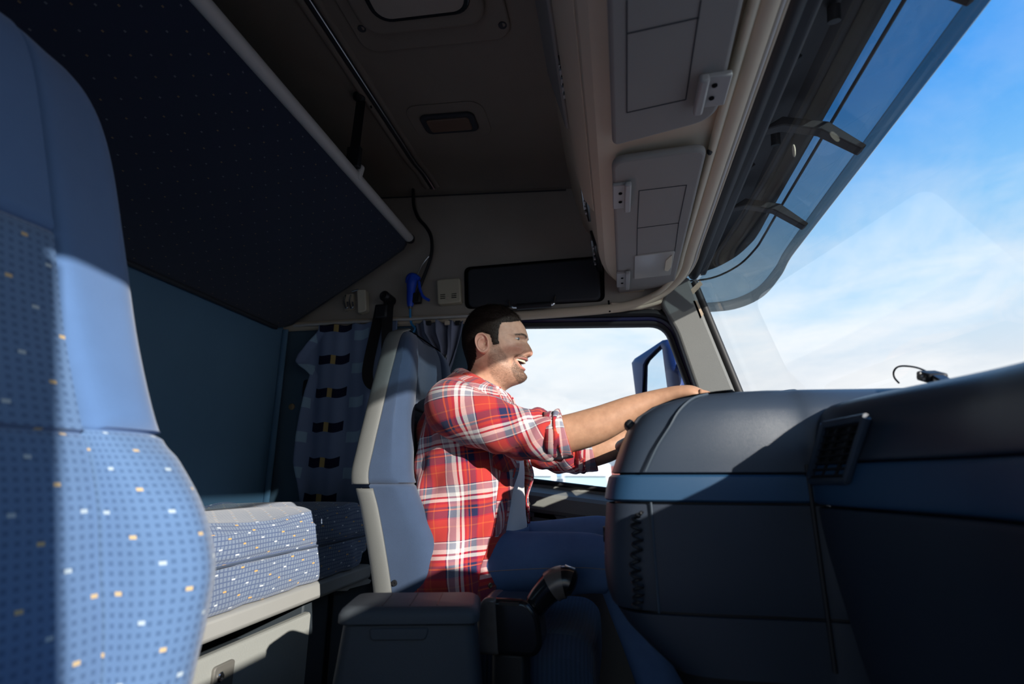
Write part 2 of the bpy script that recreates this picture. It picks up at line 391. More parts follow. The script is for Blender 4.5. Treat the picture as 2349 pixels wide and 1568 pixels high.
# ---------------------------------------------------------------- A pillars
def pillar(name, y, dy):
    P = rpoly([(0.185, 1.535), (0.215, 1.61), (0.295, 1.64), (wsx(1.45) - 0.005, 1.45), (wsx(1.2) - 0.005, 1.2), (wsx(0.9) - 0.005, 0.9), (0.375, 0.86), (0.285, 1.21), (0.235, 1.42)], 0.02, 3)
    o = MB().prism([(a, y, b) for a, b in P], (0, dy, 0)).build(name, MT['pillar'], bevel=0.012, seg=3)
    return tag(o, kind='structure')
pillar('trim_1', Y1 - 0.035, 0.08)
pillar('trim_2', Y0 - 0.05, 0.085)
MB().prism([(x, Y0, z) for x, z in [(0.03, -0.05), (0.60, -0.05), (0.48, 0.95), (0.40, 0.90), (0.27, 1.25), (0.21, 1.54), (0.03, 1.54)]], (0, -0.04, 0)).build('sun_block_panel', MT['pillar'], wr)  # unseen panel added to keep sun off the door side of the passenger seat
# ---------------------------------------------------------------- driver door
door = struct('door_1', (0, Y1, 0))
W_in = rpoly([(-0.46, 1.490), (0.195, 1.462), (0.262, 1.21), (0.345, 0.815), (-0.46, 0.905)], [0.06, 0.055, 0.0, 0.03, 0.04], 6)
def offs(P, d):
    P = np.array(P); n = len(P); out = []
    for i in range(n):
        t = P[(i + 1) % n] - P[i - 1]; nr = np.array((t[1], -t[0])); nr /= np.linalg.norm(nr) + 1e-9
        out.append(P[i] - nr * d)
    return np.array(out)
def ring_loft(P, prof, m, name, parent):
    """frame around outline P: prof = list of (offset outward, y)"""
    G = [[(q[0], y, q[1]) for q in offs(P, d)] for d, y in prof]
    return MB().grid(G, True).build(name, m, parent, angle=50)
ring_loft(W_in, [(0.0, 2.02), (0.0, 1.992), (0.006, 1.985), (0.016, 1.985), (0.018, 1.99)], MT['rubber'], 'window_seal', door)
ring_loft(W_in, [(0.016, 2.03), (0.016, 1.988), (0.022, 1.982), (0.032, 1.982), (0.036, 1.99), (0.04, 2.03)], MT['doorblue'], 'window_frame', door)
ring_loft(W_in, [(0.034, 2.03), (0.034, 1.975), (0.042, 1.965), (0.056, 1.968), (0.066, 1.985), (0.07, 2.04)], MT['rubber'], 'door_seal', door)
w2 = struct('window_2', (0, Y1, 0.9))
MB().add([(p[0], 2.012, p[1]) for p in W_in], [tuple(range(len(W_in)))]).build('pane', MT['winglass'], w2)
zs = lambda x: 0.884 - 0.115 * (x + 0.326)
prof = [(2.00, 0.012), (1.982, 0.008), (1.975, -0.012), (1.945, -0.020), (1.905, -0.030), (1.893, -0.042), (1.890, -0.085), (1.896, -0.096), (1.915, -0.10), (1.915, -0.115), (1.935, -0.125), (1.94, -0.30), (1.94, -0.9), (2.02, -0.9)]
G = [[(x, y, zs(x) + dz if dz > -0.5 else 0.02) for y, dz in prof] for x in np.linspace(-0.47, 0.42, 8)]
MB().grid(G, False).build('door_panel', MT['doorgrey'], door, angle=30)
# pull recess and armrest pod under the sill
P = [(at(a, b, Y=1.90).x, at(a, b, Y=1.90).z) for a, b in [(1218, 1168), (1270, 1172), (1290, 1200), (1300, 1230), (1218, 1235)]]
MB().prism([(a, 1.945, b) for a, b in rpoly(P, 0.02, 4)], (0, -0.03, 0)).build('door_pocket', MT['doorgrey'], door, bevel=0.008)
P = [(at(a, b, Y=1.90).x, at(a, b, Y=1.90).z) for a, b in [(1290, 1172), (1420, 1180), (1420, 1215), (1330, 1212), (1300, 1192)]]
MB().prism([(a, 1.945, b) for a, b in rpoly(P, 0.012, 4)], (0, -0.045, 0)).build('armrest', MT['doorgrey'], door, bevel=0.008)
tube_obj('sill_seal', [(x, 1.978, zs(x) + 0.006) for x in np.linspace(-0.45, 0.36, 6)], 0.009, MT['rubber'], door)
# ---------------------------------------------------------------- header shelf (overhead console)
prof = [(0.300, 1.668), (0.292, 1.645), (0.235, 1.628), (0.10, 1.622), (0.02, 1.618), (-0.012, 1.622), (-0.030, 1.640), (-0.040, 1.680), (-0.060, 1.76), (-0.095, 1.90), (-0.150, 2.13), (0.12, 2.14), (0.29, 1.86)]
shelf = thing('overhead_shelf', (0.1, 0.9, 1.62), 'beige overhead shelf running along the top of the windscreen', 'shelf')
G = []
for y in np.concatenate([np.linspace(Y0, 1.50, 12), np.linspace(1.54, 1.985, 12)]):
    k = max(0, (y - 1.66) / 0.32)                                        # the rear lip tapers into the side wall
    row = []
    for i, (x, z) in enumerate(prof):
        if 3 <= i <= 10: 
            x2 = x + (0.055 * k ** 2 if i in (3, 4, 5, 6, 7, 8) else 0.0); z2 = z + (0.012 * k ** 3 if i < 7 else 0)
        else: x2, z2 = x, z
        row.append((x2, y, z2))
    G.append(row)
MB().grid(G, True, True, True).build('body', MT['beige'], shelf, angle=28, bevel=0)
# lip ledge stepping back near the driver end (the deep pocket front)
P = [(at(a, b, X=-0.05).y, at(a, b, X=-0.05).z) for a, b in [(1292, 470), (1308, 560), (1345, 580), (1352, 500)]]
def sweep_y(name, sec, y0, y1, m, parent, ease=0.0, bevel=0.004):
    G = [[(x, y, z) for x, z in sec] for y in np.linspace(y0, y1, 10)]
    return MB().grid(G, True, True, True).build(name, m, parent, angle=30, bevel=bevel)
sweep_y('pocket_lip', [(-0.034, 1.655), (-0.062, 1.70), (-0.085, 1.80), (-0.070, 1.80), (-0.040, 1.70)], 0.3, 1.42, MT['beige'], shelf, bevel=0.006)
sweep_y('pocket_panel', [(-0.100, 1.86), (-0.150, 2.06), (-0.138, 2.06), (-0.088, 1.86)], 0.3, 1.30, MT['visor'], shelf, bevel=0.006)
# dark radio slots in the sloping rear face
def slot(name, y0, y1, z0, z1, label):
    t = thing(name, (-0.06, (y0 + y1) / 2, z0), label, 'radio')
    def xf(z): return np.interp(z, [1.64, 1.68, 1.76, 1.90, 2.13], [-0.030, -0.040, -0.060, -0.095, -0.150])
    G = [[(xf(z) - 0.006, y, z) for y in (y0, y1)] for z in (z0, z1)]
    mb = MB().prism([(xf(z0) - 0.009, y0, z0), (xf(z0) - 0.009, y1, z0), (xf(z1) - 0.009, y1, z1), (xf(z1) - 0.009, y0, z1)], (0.02, 0, 0))
    mb.build('faceplate', MT['gloss'], t, bevel=0.003)
    zc = (z0 + z1) / 2
    MB().box((xf(zc) - 0.011, (y0 + y1) / 2, zc + 0.004), (0.005, (y1 - y0) * 0.8, 0.006)).build('trim_bar', MT['steel'], t, bevel=0.001)
    for k in range(4):
        yk = y0 + (y1 - y0) * (0.2 + 0.2 * k)
        MB().box((xf(z0 + 0.014) - 0.011, yk, z0 + 0.016), (0.006, 0.014, 0.007)).build('button', MT['clip'], t, bevel=0.001)
slot('radio_unit', 1.42, 1.60, 1.72, 1.79, 'black radio set into the middle of the overhead shelf')
slot('tachograph', 1.66, 1.90, 1.66, 1.72, 'black tachograph slot in the shelf end above the driver window')
slot('cd_player', 1.02, 1.16, 1.82, 1.86, 'slim dark slot high on the overhead shelf nearest the roof hatch')
# header piping strips that run along the windscreen and turn the corner above the door
def turn(x, z, xo):
    a = [(x, y, z) for y in np.linspace(Y0, 1.68, 10)]
    b = [(x, 1.80, z - 0.004), (x - 0.02, 1.875, z - 0.022), (x - 0.075, 1.935, z - 0.055), (x - 0.17, 1.962, z - 0.085)]
    c = [(x - 0.30, 1.966, z - 0.098), (-0.4, 1.966, 1.527 - xo), (-0.9, 1.966, 1.533 - xo), (XR, 1.966, 1.538 - xo)]
    return crom(a + b + c, 5)
trim = struct('trim_3', (0.28, 0.9, 1.62))
tube_obj('piping', turn(0.243, 1.622, 0.004), 0.010, MT['beige_l'], trim)
tube_obj('roll', turn(0.268, 1.630, 0.0), 0.019, MT['beige'], trim, n=14)
tube_obj('metal_strip', turn(0.292, 1.634, 0.010), 0.0055, MT['rail'], trim)
tube_obj('metal_strip', turn(0.301, 1.640, 0.016), 0.005, MT['beige'], trim)
# corner moulding where the header meets the door top
P = [at(a, b, Y=1.945) for a, b in [(1398, 690), (1440, 692), (1500, 675), (1545, 640), (1570, 655), (1530, 690), (1470, 706), (1405, 712)]]
MB().prism([(p.x, 1.95, p.z) for p in P], (0, 0.03, 0)).build('corner_moulding', MT['beige'], trim, bevel=0.008)
p0, p1 = at(1396, 690, Y=1.96), at(1399, 716, Y=1.96)
tube_obj('joint_gap', [(p0.x, 1.955, p0.z), (p1.x, 1.955, p1.z)], 0.004, MT['darkgap'], trim, n=6)

# ================================================================== SUN VISORS (inside)
def on_plane(pxs, z): return [at(a, b, Z=z) for a, b in pxs]
def seam_lines(pxs, z, m, parent, w=0.0014):
    for (a, b) in pxs:
        p, q = at(*a, Z=z), at(*b, Z=z)
        tube_obj('seam', [tuple(p), tuple(q)], w, m, parent, n=5)
def visor(name, corners, label, seams, clips, rr):
    P = on_plane(corners, 1.592)
    c = sum(P, Vector()) / len(P)
    t = thing(name, (c.x, c.y, 1.60), label, 'sun visor', 'fold-up sun visors')
    Q = rpoly([(p.x, p.y) for p in P], rr, 8)
    MB().prism([(x, y, 1.592) for x, y in Q], (0, 0, 0.020)).build('panel', MT['visor'], t, bevel=0.008, seg=3)
    seam_lines(seams, 1.592, MT['padblack'], t)
    for a, b in clips:                                               # bracket that grips the visor's edge
        pa, pb = at(*a, Z=1.585), at(*b, Z=1.585)
        cx, cy = (pa.x + pb.x) / 2, (pa.y + pb.y) / 2; dx, dy = abs(pa.x - pb.x), abs(pa.y - pb.y)
        hc = MB().box((cx, cy, 1.589), (dx, dy, 0.010)).build('hinge_clip', MT['clip'], t, bevel=0.003)
        side = 1 if cx < 0.13 else -1
        MB().box((cx + side * dx * 0.32, cy, 1.582), (dx * 0.36, dy * 1.16, 0.014)).build('clip_hook', MT['clip'], hc, bevel=0.004)
        for k in (-0.18, 0.18):
            MB().lathe([(0, 0), (0.0045, 0), (0.0045, 0.002), (0, 0.002)], (cx - side * dx * 0.08, cy + k * dy, 1.584), (0, 0, -1), 10).build('rivet_hole', MT['darkgap'], hc)
    return t
v1 = visor('sun_visor', [(1403, 372), (1624, 342), (1546, 655), (1417, 674)], 'grey sun visor above the driver with a small mirror flap',
           [((1466, 437), (1575, 424)), ((1575, 424), (1557, 511)), ((1557, 511), (1462, 523)), ((1466, 437), (1462, 523)), ((1462, 523), (1461, 588)), ((1557, 511), (1548, 577))],
           [((1405, 426), (1446, 476)), ((1414, 627), (1444, 657))], [0.035, 0.03, 0.02, 0.015])
Q = [(p.x, p.y) for p in on_plane([(1456, 588), (1548, 577), (1538, 631), (1455, 640)], 1.588)]
fl = MB().prism([(x, y, 1.588) for x, y in rpoly(Q, 0.004, 3)], (0, 0, 0.006)).build('mirror_flap', mat('satin_flap', (0.42, 0.41, 0.38), 0.22, 0.5), v1, bevel=0.0015)
Q = [(p.x, p.y) for p in on_plane([(1527, 598), (1542, 584), (1540, 612), (1532, 622), (1524, 620)], 1.586)]
MB().prism([(x, y, 1.585) for x, y in rpoly(Q, 0.008, 4)], (0, 0, 0.004)).build('finger_tab', MT['beige_l'], fl, bevel=0.001)
yp = at(1640, 262, Z=1.592)
pv = thing('sun_visor', (0.13, 0.6, 1.6), 'larger grey sun visor above the passenger side, cut by the top of the photo', 'sun visor', 'fold-up sun visors')
a, b = at(1405, 338, Z=1.592), at(1641, 268, Z=1.592)
Q = rpoly([(a.x, a.y), (b.x + 0.004, b.y + 0.01), (0.205, 0.10), (0.012, 0.10)], [0.02, 0.05, 0.02, 0.02], 8)
MB().prism([(x, y, 1.592) for x, y in Q], (0, 0, 0.020)).build('panel', MT['visor'], pv, bevel=0.008, seg=3)
seam_lines([((1438, 77), (1604, 40)), ((1438, 0), (1438, 258)), ((1438, 258), (1573, 228)), ((1573, 228), (1608, 0))], 1.592, MT['padblack'], pv)
pa, pb = at(1606, 172, Z=1.585), at(1655, 246, Z=1.585)
cx, cy, dx, dy = (pa.x + pb.x) / 2, (pa.y + pb.y) / 2, abs(pa.x - pb.x), abs(pa.y - pb.y)
hc = MB().box((cx + 0.004, cy, 1.589), (dx, dy * 0.85, 0.012)).build('hinge_clip', MT['clip'], pv, bevel=0.003)
MB().box((cx - dx * 0.35, cy, 1.580), (dx * 0.34, dy, 0.018)).build('clip_hook', MT['clip'], hc, bevel=0.005)
for k in (-0.2, 0.15):
    MB().lathe([(0, 0), (0.005, 0), (0.005, 0.002), (0, 0.002)], (cx + dx * 0.05, cy + k * dy, 1.583), (0, 0, -1), 10).build('rivet_hole', MT['darkgap'], hc)
for a in ((1651, 227), (1628, 352)):
    p = at(*a, Z=1.61)
    tag(MB().lathe([(0, 0), (0.006, 0), (0.006, 0.006), (0.003, 0.011), (0, 0.012)], (p.x, p.y, 1.618), (0, 0, -1), 12).build('screw_cap', MT['black']),
        'black screw cap beside the clip of the passenger sun visor' if a[0] == 1651 else 'black screw cap at the inner corner of the driver sun visor', 'screw cap')
# reading lamp at the end of the shelf
rl = thing('reading_lamp', tuple(at(1450, 676, Z=1.60)), 'small beige reading lamp beside the lower end of the driver sun visor', 'lamp')
Q = [(p.x, p.y) for p in on_plane([(1419, 664), (1478, 656), (1480, 684), (1424, 690)], 1.60)]
MB().prism([(x, y, 1.598) for x, y in rpoly(Q, 0.02, 5)], (0, 0, 0.025)).build('housing', MT['beige_l'], rl, bevel=0.006)
p = at(1462, 677, Z=1.597)
MB().lathe([(0, -0.002), (0.022, 0), (0.020, 0.008), (0.012, 0.013), (0, 0.015)], (p.x, p.y, 1.600), (0, 0, -1), 20).build('bulb_lens', MT['lampclear'], rl)
p = at(1432, 680, Z=1.597)
MB().box((p.x, p.y, 1.596), (0.014, 0.018, 0.006)).build('switch', MT['beige'], rl, bevel=0.002)

# ================================================================== CEILING FITTINGS
def ceil_plate(name, x0, x1, y0, y1, r, th, m, parent, dz=0.0, bevel=0.006):
    Q = rrect(x1 - x0, y1 - y0, r, 6, (x0 + x1) / 2, (y0 + y1) / 2)
    return MB().prism([(x, y, zceil(x) - dz) for x, y in Q], (0, 0, -th)).build(name, m, parent, bevel=bevel, seg=3)
hatch = thing('roof_hatch', (-0.46, 0.9, 2.14), 'roof hatch with dark rubber gasket in the cab ceiling', 'hatch')
ceil_plate('frame', -0.69, -0.235, 0.45, 1.205, 0.05, 0.012, MT['headliner'], hatch)
ceil_plate('rim', -0.645, -0.285, 0.47, 1.125, 0.06, 0.030, MT['headliner'], hatch, 0.008, 0.012)
ceil_plate('gasket', -0.590, -0.315, 0.50, 1.075, 0.05, 0.012, MT['gloss'], hatch, 0.034, 0.004)
ceil_plate('lid', -0.575, -0.328, 0.51, 1.060, 0.04, 0.010, MT['sidepanel'], hatch, 0.042, 0.004)
for a in ((830, 68), (1153, 42)):
    p = at(*a, Z=2.135)
    MB().lathe([(0, 0), (0.012, 0), (0.012, 0.004), (0.006, 0.002), (0, 0.002)], (p.x, p.y, zceil(p.x) - 0.010), (0, 0, -1), 16).build('screw', MT['padblack'], hatch)
dome = thing('dome_light', (-0.535, 1.55, 2.14), 'slim rectangular dome light with a brown lens on the ceiling', 'ceiling light')
ceil_plate('surround', -0.68, -0.395, 1.455, 1.645, 0.05, 0.004, MT['headliner'], dome, 0.0, 0.003)
ceil_plate('bezel', -0.638, -0.436, 1.500, 1.600, 0.025, 0.014, MT['padblack'], dome, 0.002)
ceil_plate('lens', -0.615, -0.458, 1.515, 1.582, 0.012, 0.008, MT['lens'], dome, 0.013, 0.003)
track = thing('curtain_rail', (-0.76, 0.9, 2.14), 'long narrow rail track recessed across the cab ceiling', 'rail')
def track_pts(dx, z=0.008):
    a = [(-0.765 + dx, y, zceil(-0.765) - z) for y in np.linspace(0.0, 1.78, 14)]
    return crom(a + [(-0.755 + dx, 1.86, zceil(-0.76) - z - 0.002), (-0.735 + dx, 1.93, zceil(-0.75) - z - 0.035)], 3)
tube_obj('channel', track_pts(0.0, 0.004), 0.011, MT['padblack'], track, squash=0.5)
for dx in (-0.024, 0.022):
    tube_obj('edge', track_pts(dx, 0.002), 0.011, MT['headliner'], track, squash=0.6)
tube_obj('bright_edge', track_pts(0.008, 0.010), 0.003, MT['steel'], track, n=6)

# ================================================================== UPPER BUNK
bunk = thing('upper_bunk', (-1.1, 0.9, 1.6), 'upper bunk with dark flecked underside hanging folded above the bed', 'bunk bed')
def bunk_pt(s, y, up): # s 0 front .. 1 rear
    x = -0.80 + (-0.59) * s; z = 1.832 + (1.518 - 1.832) * s
    n = (0.47, 0, 0.883)
    return (x - n[0] * 0 + -0.0, y, z + up)
rows = []
for s in np.concatenate([[0.0, 0.008, 0.02], np.linspace(0.05, 0.97, 24), [1.0]]):
    yend = 1.865 + 0.07 * s - (0.04 * (1 - min(1, s / 0.05)) ** 2) - 0.05 * max(0, (s - 0.93) / 0.07) ** 2
    sag = 0.018 * math.sin(math.pi * s) ** 0.8
    rows.append([bunk_pt(s, y, -sag * (1 - (max(0, y - 1.6) / 0.35) ** 2)) for y in np.concatenate([np.linspace(Y0, yend - 0.06, 18), yend - 0.06 + 0.06 * np.sin(np.linspace(0.3, np.pi / 2, 5))])])
top = [[(p[0] + 0.005, p[1], p[2] + 0.012 + 0.085 * min(1.0, i / 9)) for p in r] for i, r in enumerate(rows)]
mb = MB().grid(rows)
mb.build('underside', MT['bunkcloth'], bunk)
MB().grid(top).build('mattress_top', MT['bunkcloth'], bunk)
edge = [rows[i][-1] for i in range(len(rows))]
MB().grid([[r[-1] for r in rows], [(r[-1][0] + 0.01, r[-1][1] + 0.012, r[-1][2] + 0.04) for r in rows], [r[-1] for r in top]]).build('end_cover', MT['bunkcloth'], bunk)
tube_obj('piping', [(p[0], p[1] + 0.002, p[2]) for p in edge], 0.0045, MT['padblack'], bunk, n=8)
tube_obj('rear_piping', [(p[0] + 0.004, p[1], p[2] - 0.006) for p in rows[-1]], 0.008, MT['padblack'], bunk, n=8)
tube_obj('front_rail', [(-0.790, y, 1.842) for y in np.linspace(Y0, 1.835, 12)], 0.019, MT['rail'], bunk, n=16, squash=0.9)
MB().lathe([(0, 0), (0.020, 0), (0.021, 0.010), (0.016, 0.022), (0, 0.024)], (-0.790, 1.832, 1.842), (0, 1, 0), 16).build('rail_end_cap', MT['black'], bunk)
# strap that holds the bunk up
st = thing('bunk_strap', (-0.79, 1.40, 1.86), 'black webbing strap with buckle holding up the bunk rail', 'strap')
MB().lathe([(0, 0), (0.022, 0), (0.020, 0.012), (0.010, 0.020), (0, 0.021)], (-0.805, 1.385, zceil(-0.8) - 0.002), (0, 0, -1), 18).build('ceiling_anchor', MT['black'], st)
def ribbon(pts, w, th, axis):
    P = np.array(pts, float); ax = np.array(axis, float); ax /= np.linalg.norm(ax); T = np.gradient(P, axis=0)
    G = []
    for p, t in zip(P, T):
        t = t / np.linalg.norm(t); n = np.cross(t, ax); n /= np.linalg.norm(n) + 1e-9
        G.append([p - ax * w / 2 - n * th / 2, p + ax * w / 2 - n * th / 2, p + ax * w / 2 + n * th / 2, p - ax * w / 2 + n * th / 2])
    return MB().grid(G, True, True, True)
sp0 = at(828, 232, X=-0.795); sp1 = at(810, 372, X=-0.785)
ribbon(crom([tuple(sp0), tuple(sp0.lerp(sp1, 0.5)), tuple(sp1)], 6), 0.030, 0.004, (0.93, 0.37, 0)).build('webbing', MT['belt'], st, bevel=0.001)
MB().box(tuple(at(812, 362, X=-0.785)), (0.046, 0.020, 0.075)).build('buckle', MT['black'], st, bevel=0.004)
MB().box(tuple(at(822, 395, X=-0.78)), (0.030, 0.022, 0.050), Matrix.Rotation(math.radians(12), 3, 'Y')).build('rail_clip', MT['rail'], st, bevel=0.007)
p = at(848, 235, X=-0.79)
MB().box(tuple(p), (0.006, 0.004, 0.05), Matrix.Rotation(math.radians(-20), 3, 'Y')).build('strap_tail', MT['belt'], st, bevel=0.001)

# ================================================================== LOWER BUNK
bed = thing('mattress', (-1.1, 0.8, 0.62), 'blue checked lower bunk mattress with flecks behind the seats', 'mattress')
prof = [(-1.37, 0.625), (-1.37, 0.79), (-1.35, 0.80), (-1.1, 0.808), (-0.90, 0.806), (-0.872, 0.800), (-0.856, 0.782), (-0.850, 0.755), (-0.848, 0.720), (-0.8475, 0.71), (-0.847, 0.70), (-0.845, 0.660), (-0.848, 0.630), (-0.856, 0.618)]
prof = np.array(prof)
pp = np.vstack([crom(prof[:7], 4)[:-1], crom(prof[6:], 5)])
G = []
ysb = np.concatenate([np.linspace(Y0, 1.60, 40), np.linspace(1.62, 1.80, 14)])
for y in ysb:
    k = max(0, (y - 1.60) / 0.20); row = []
    rr = 1 - (1 - math.sqrt(max(0, 1 - k ** 4)))
    for x, z in pp:
        fx = max(0, (x + 1.1) / 0.25)
        zz = z + (0.010 * math.sin(y * 9) * max(0, fx) * (z > 0.78)) + 0.012 * (z > 0.77) * math.sin(max(0, k) * 3.0)
        xx = x + 0.004 * math.sin(y * 31 + z * 40) * (x > -0.9) + 0.003 * math.sin(y * 60 + z * 15) * (x > -0.9)
        xx = -1.37 + (xx + 1.37) * (0.93 + 0.07 * rr)
        if x > -0.86 and abs(z - 0.715) < 0.006: xx -= 0.006          # seam groove
        row.append((xx, y - 0.03 * k * (z < 0.66), 0.715 + (zz - 0.715) * (0.86 + 0.14 * rr)))
    G.append(row)
MB().grid(G, False).build('cover', MT['mattress'], bed, angle=60)
MB().add([G[-1][i] for i in range(len(pp))], [tuple(range(len(pp)))]).build('end_panel', MT['mattress'], bed)
tube_obj('seam_piping', [(-0.848 + 0.003 * math.sin(y * 9), y, 0.714) for y in np.linspace(Y0, 1.77, 30)], 0.003, MT['dseat'], bed, n=6)
rail = thing('bunk_rail', (-0.86, 0.8, 0.57), 'grey painted steel rail under the lower mattress edge', 'bed frame')
MB().grid([[(x, y, z) for x, z in [(-0.852, 0.615), (-0.843, 0.610), (-0.843, 0.578), (-0.850, 0.570), (-0.90, 0.570), (-0.90, 0.615)]] for y in (Y0, 1.0, 1.785)], True, True, True).build('rail_bar', MT['railgrey'], rail, bevel=0.003, angle=30)
MB().box((-1.12, 0.76, 0.598), (0.46, 2.0, 0.03)).build('base_board', MT['basepanel'], rail)
P = [(at(a, b, X=-0.87).y, at(a, b, X=-0.87).z) for a, b in [(735, 1355), (795, 1355), (800, 1350), (846, 1338), (850, 1330), (842, 1326), (845, 1316), (760, 1330)]]
MB().prism([(-0.872, y, z) for y, z in P], (0.006, 0, 0)).build('bracket', MT['railgrey'], rail, bevel=0.002)
# drawer below the bed
dr = thing('drawer', (-0.88, 1.1, 0.2), 'grey plastic drawer with key latch pulled open under the bunk', 'drawer')
yd0, yd1, zt = 0.62, 1.475, 0.535
G = [[(-0.872, y, zt) for y in (yd0, yd1)], [(-0.868, y, zt - 0.008) for y in (yd0, yd1)], [(-0.872, y, 0.12) for y in (yd0, yd1)], [(-0.89, y, 0.12) for y in (yd0, yd1)], [(-0.89, y, zt) for y in (yd0, yd1)]]
MB().grid(np.array(G).transpose(1, 0, 2), True, True, True).build('front_panel', MT['drawer'], dr, bevel=0.004)
MB().box((-1.12, (yd0 + yd1) / 2, 0.30), (0.46, yd1 - yd0 - 0.02, 0.32)).build('tray', MT['basepanel'], dr, bevel=0.004)
p = at(512, 1545, X=-0.866)
lp = MB().prism([(-0.868, p.y + a, p.z + b) for a, b in rrect(0.062, 0.09, 0.008, 4, -0.004, -0.022)], (0.008, 0, 0)).build('latch_plate', mat('latch_plate_grey', (0.16, 0.155, 0.14), 0.5), dr, bevel=0.002)
p = at(506, 1552, X=-0.858)
MB().lathe([(0, 0), (0.010, 0), (0.010, 0.004), (0.0075, 0.006), (0.0075, 0.003), (0, 0.003)], (-0.861, p.y, p.z), (1, 0, 0), 20).build('lock', MT['chrome'], lp)
MB().box((-0.855, p.y, p.z), (0.003, 0.012, 0.0025)).build('key_slot', MT['black'], lp)
bp = thing('bed_cabinet', (-0.92, 1.6, 0.0), 'dark bed cabinet panel between the drawer and driver seat', 'cabinet')
MB().box((-1.15, 1.73, 0.28), (0.50, 0.49, 0.56)).build('panel', MT['basepanel'], bp, bevel=0.006)
MB().box((-0.893, 1.63, 0.28), (0.012, 0.006, 0.55)).build('panel_joint', MT['black'], bp)
for z in (0.50, 0.33):
    MB().lathe([(0, 0), (0.006, 0), (0.005, 0.003), (0, 0.003)], (-0.90, 1.635, z), (1, 0, 0), 10).build('screw', MT['black'], bp)

# ================================================================== SEATS
def seat_back(parent, yc, rows, seam_z, mats, splits, shell=True):
    """rows: (z, x bolster, x centre, x back, half width, half width of centre panel)"""
    R = crom(rows, 6)
    def cen(r, n=13):
        z, xe, xc, xb, hw, hc = r
        return [(xc - 0.006 * math.cos(math.pi * t / 2) ** 2 + 0.004, yc + hc * t, z) for t in np.linspace(-1, 1, n)]
    def bol(r, s):
        z, xe, xc, xb, hw, hc = r; d = hw - hc; xs_ = xb + 0.028
        pts = [(xc - 0.004, hc + 0.001), (xc + 0.55 * (xe - xc) + 0.004, hc + 0.16 * d), (xe, hc + 0.52 * d), (xe - 0.006, hc + 0.80 * d), (xe - 0.028, hw - 0.004), (xe - 0.5 * (xe - xs_), hw), (xs_, hw - 0.002)]
        return [(x, yc + s * y, z) for x, y in crom(pts, 4)]
    def part(fn, z0, z1, name, m, *a):
        RR = [r for r in R if z0 - 1e-6 <= r[0] <= z1 + 1e-6]
        k = np.array([r[0] for r in R])
        lo = [np.interp(z0, k, R[:, i]) for i in range(6)]; hi = [np.interp(z1, k, R[:, i]) for i in range(6)]
        RR = [r for r in RR if z0 + 0.004 < r[0] < z1 - 0.004]
        def sink(r, e): return (r[0], r[1] - e, r[2] - e, r[3], r[4] - e, r[5])
        lo2 = list(lo); lo2[0] += 0.004; hi2 = list(hi); hi2[0] -= 0.004
        seq = [sink(lo, 0.006), lo2] + [list(r) for r in RR] + [hi2, sink(hi, 0.006)]
        return MB().grid([fn(r, *a) for r in seq]).build(name, m, parent, angle=75)
    for z0, z1, nm, mk in splits['centre']: part(cen, z0, z1, nm, mats[mk])
    for s in (-1, 1):
        for z0, z1, nm, mk in splits['bolster']: part(bol, z0, z1, nm, mats[mk], s)
    # top closing cap
    r = R[-1]; ring = cen(r) + bol(r, 1)[1:] + list(reversed(bol(r, -1)))[:-1]
    MB().add(ring, [tuple(range(len(ring)))]).build('top_cap', mats[splits['centre'][-1][3]], parent)
    if shell:
        def sh(r):
            z, xe, xc, xb, hw, hc = r
            pts = [(xb + 0.036, -hw - 0.001), (xb + 0.034, -hw - 0.006), (xb + 0.004, -hw - 0.005), (xb - 0.012, -hw + 0.03), (xb - 0.02, 0)]
            pts = pts + [(a, -b) for a, b in reversed(pts[:-1])]
            return [(x, yc + y, z) for x, y in crom(pts, 3)]
        k = [r[0] for r in R]
        for z0, z1, nm in splits['shell']:
            RR = [r for r in R if z0 <= r[0] <= z1]
            RR = [[np.interp(z0, k, R[:, i]) for i in range(6)]] + [list(r) for r in RR] + [[np.interp(z1, k, R[:, i]) for i in range(6)]]
            if nm == 'upper_shell':
                RR = [[r[0], r[1], r[2], r[3] - 0.006, r[4] + 0.004, r[5]] for r in RR]
                t = list(RR[-1]); t[0] += 0.012; t[3] += 0.012; t[4] -= 0.02; RR.append(t)
            MB().grid([sh(r) for r in RR]).build(nm, mats['shell'], parent, angle=60, solid=0.004)
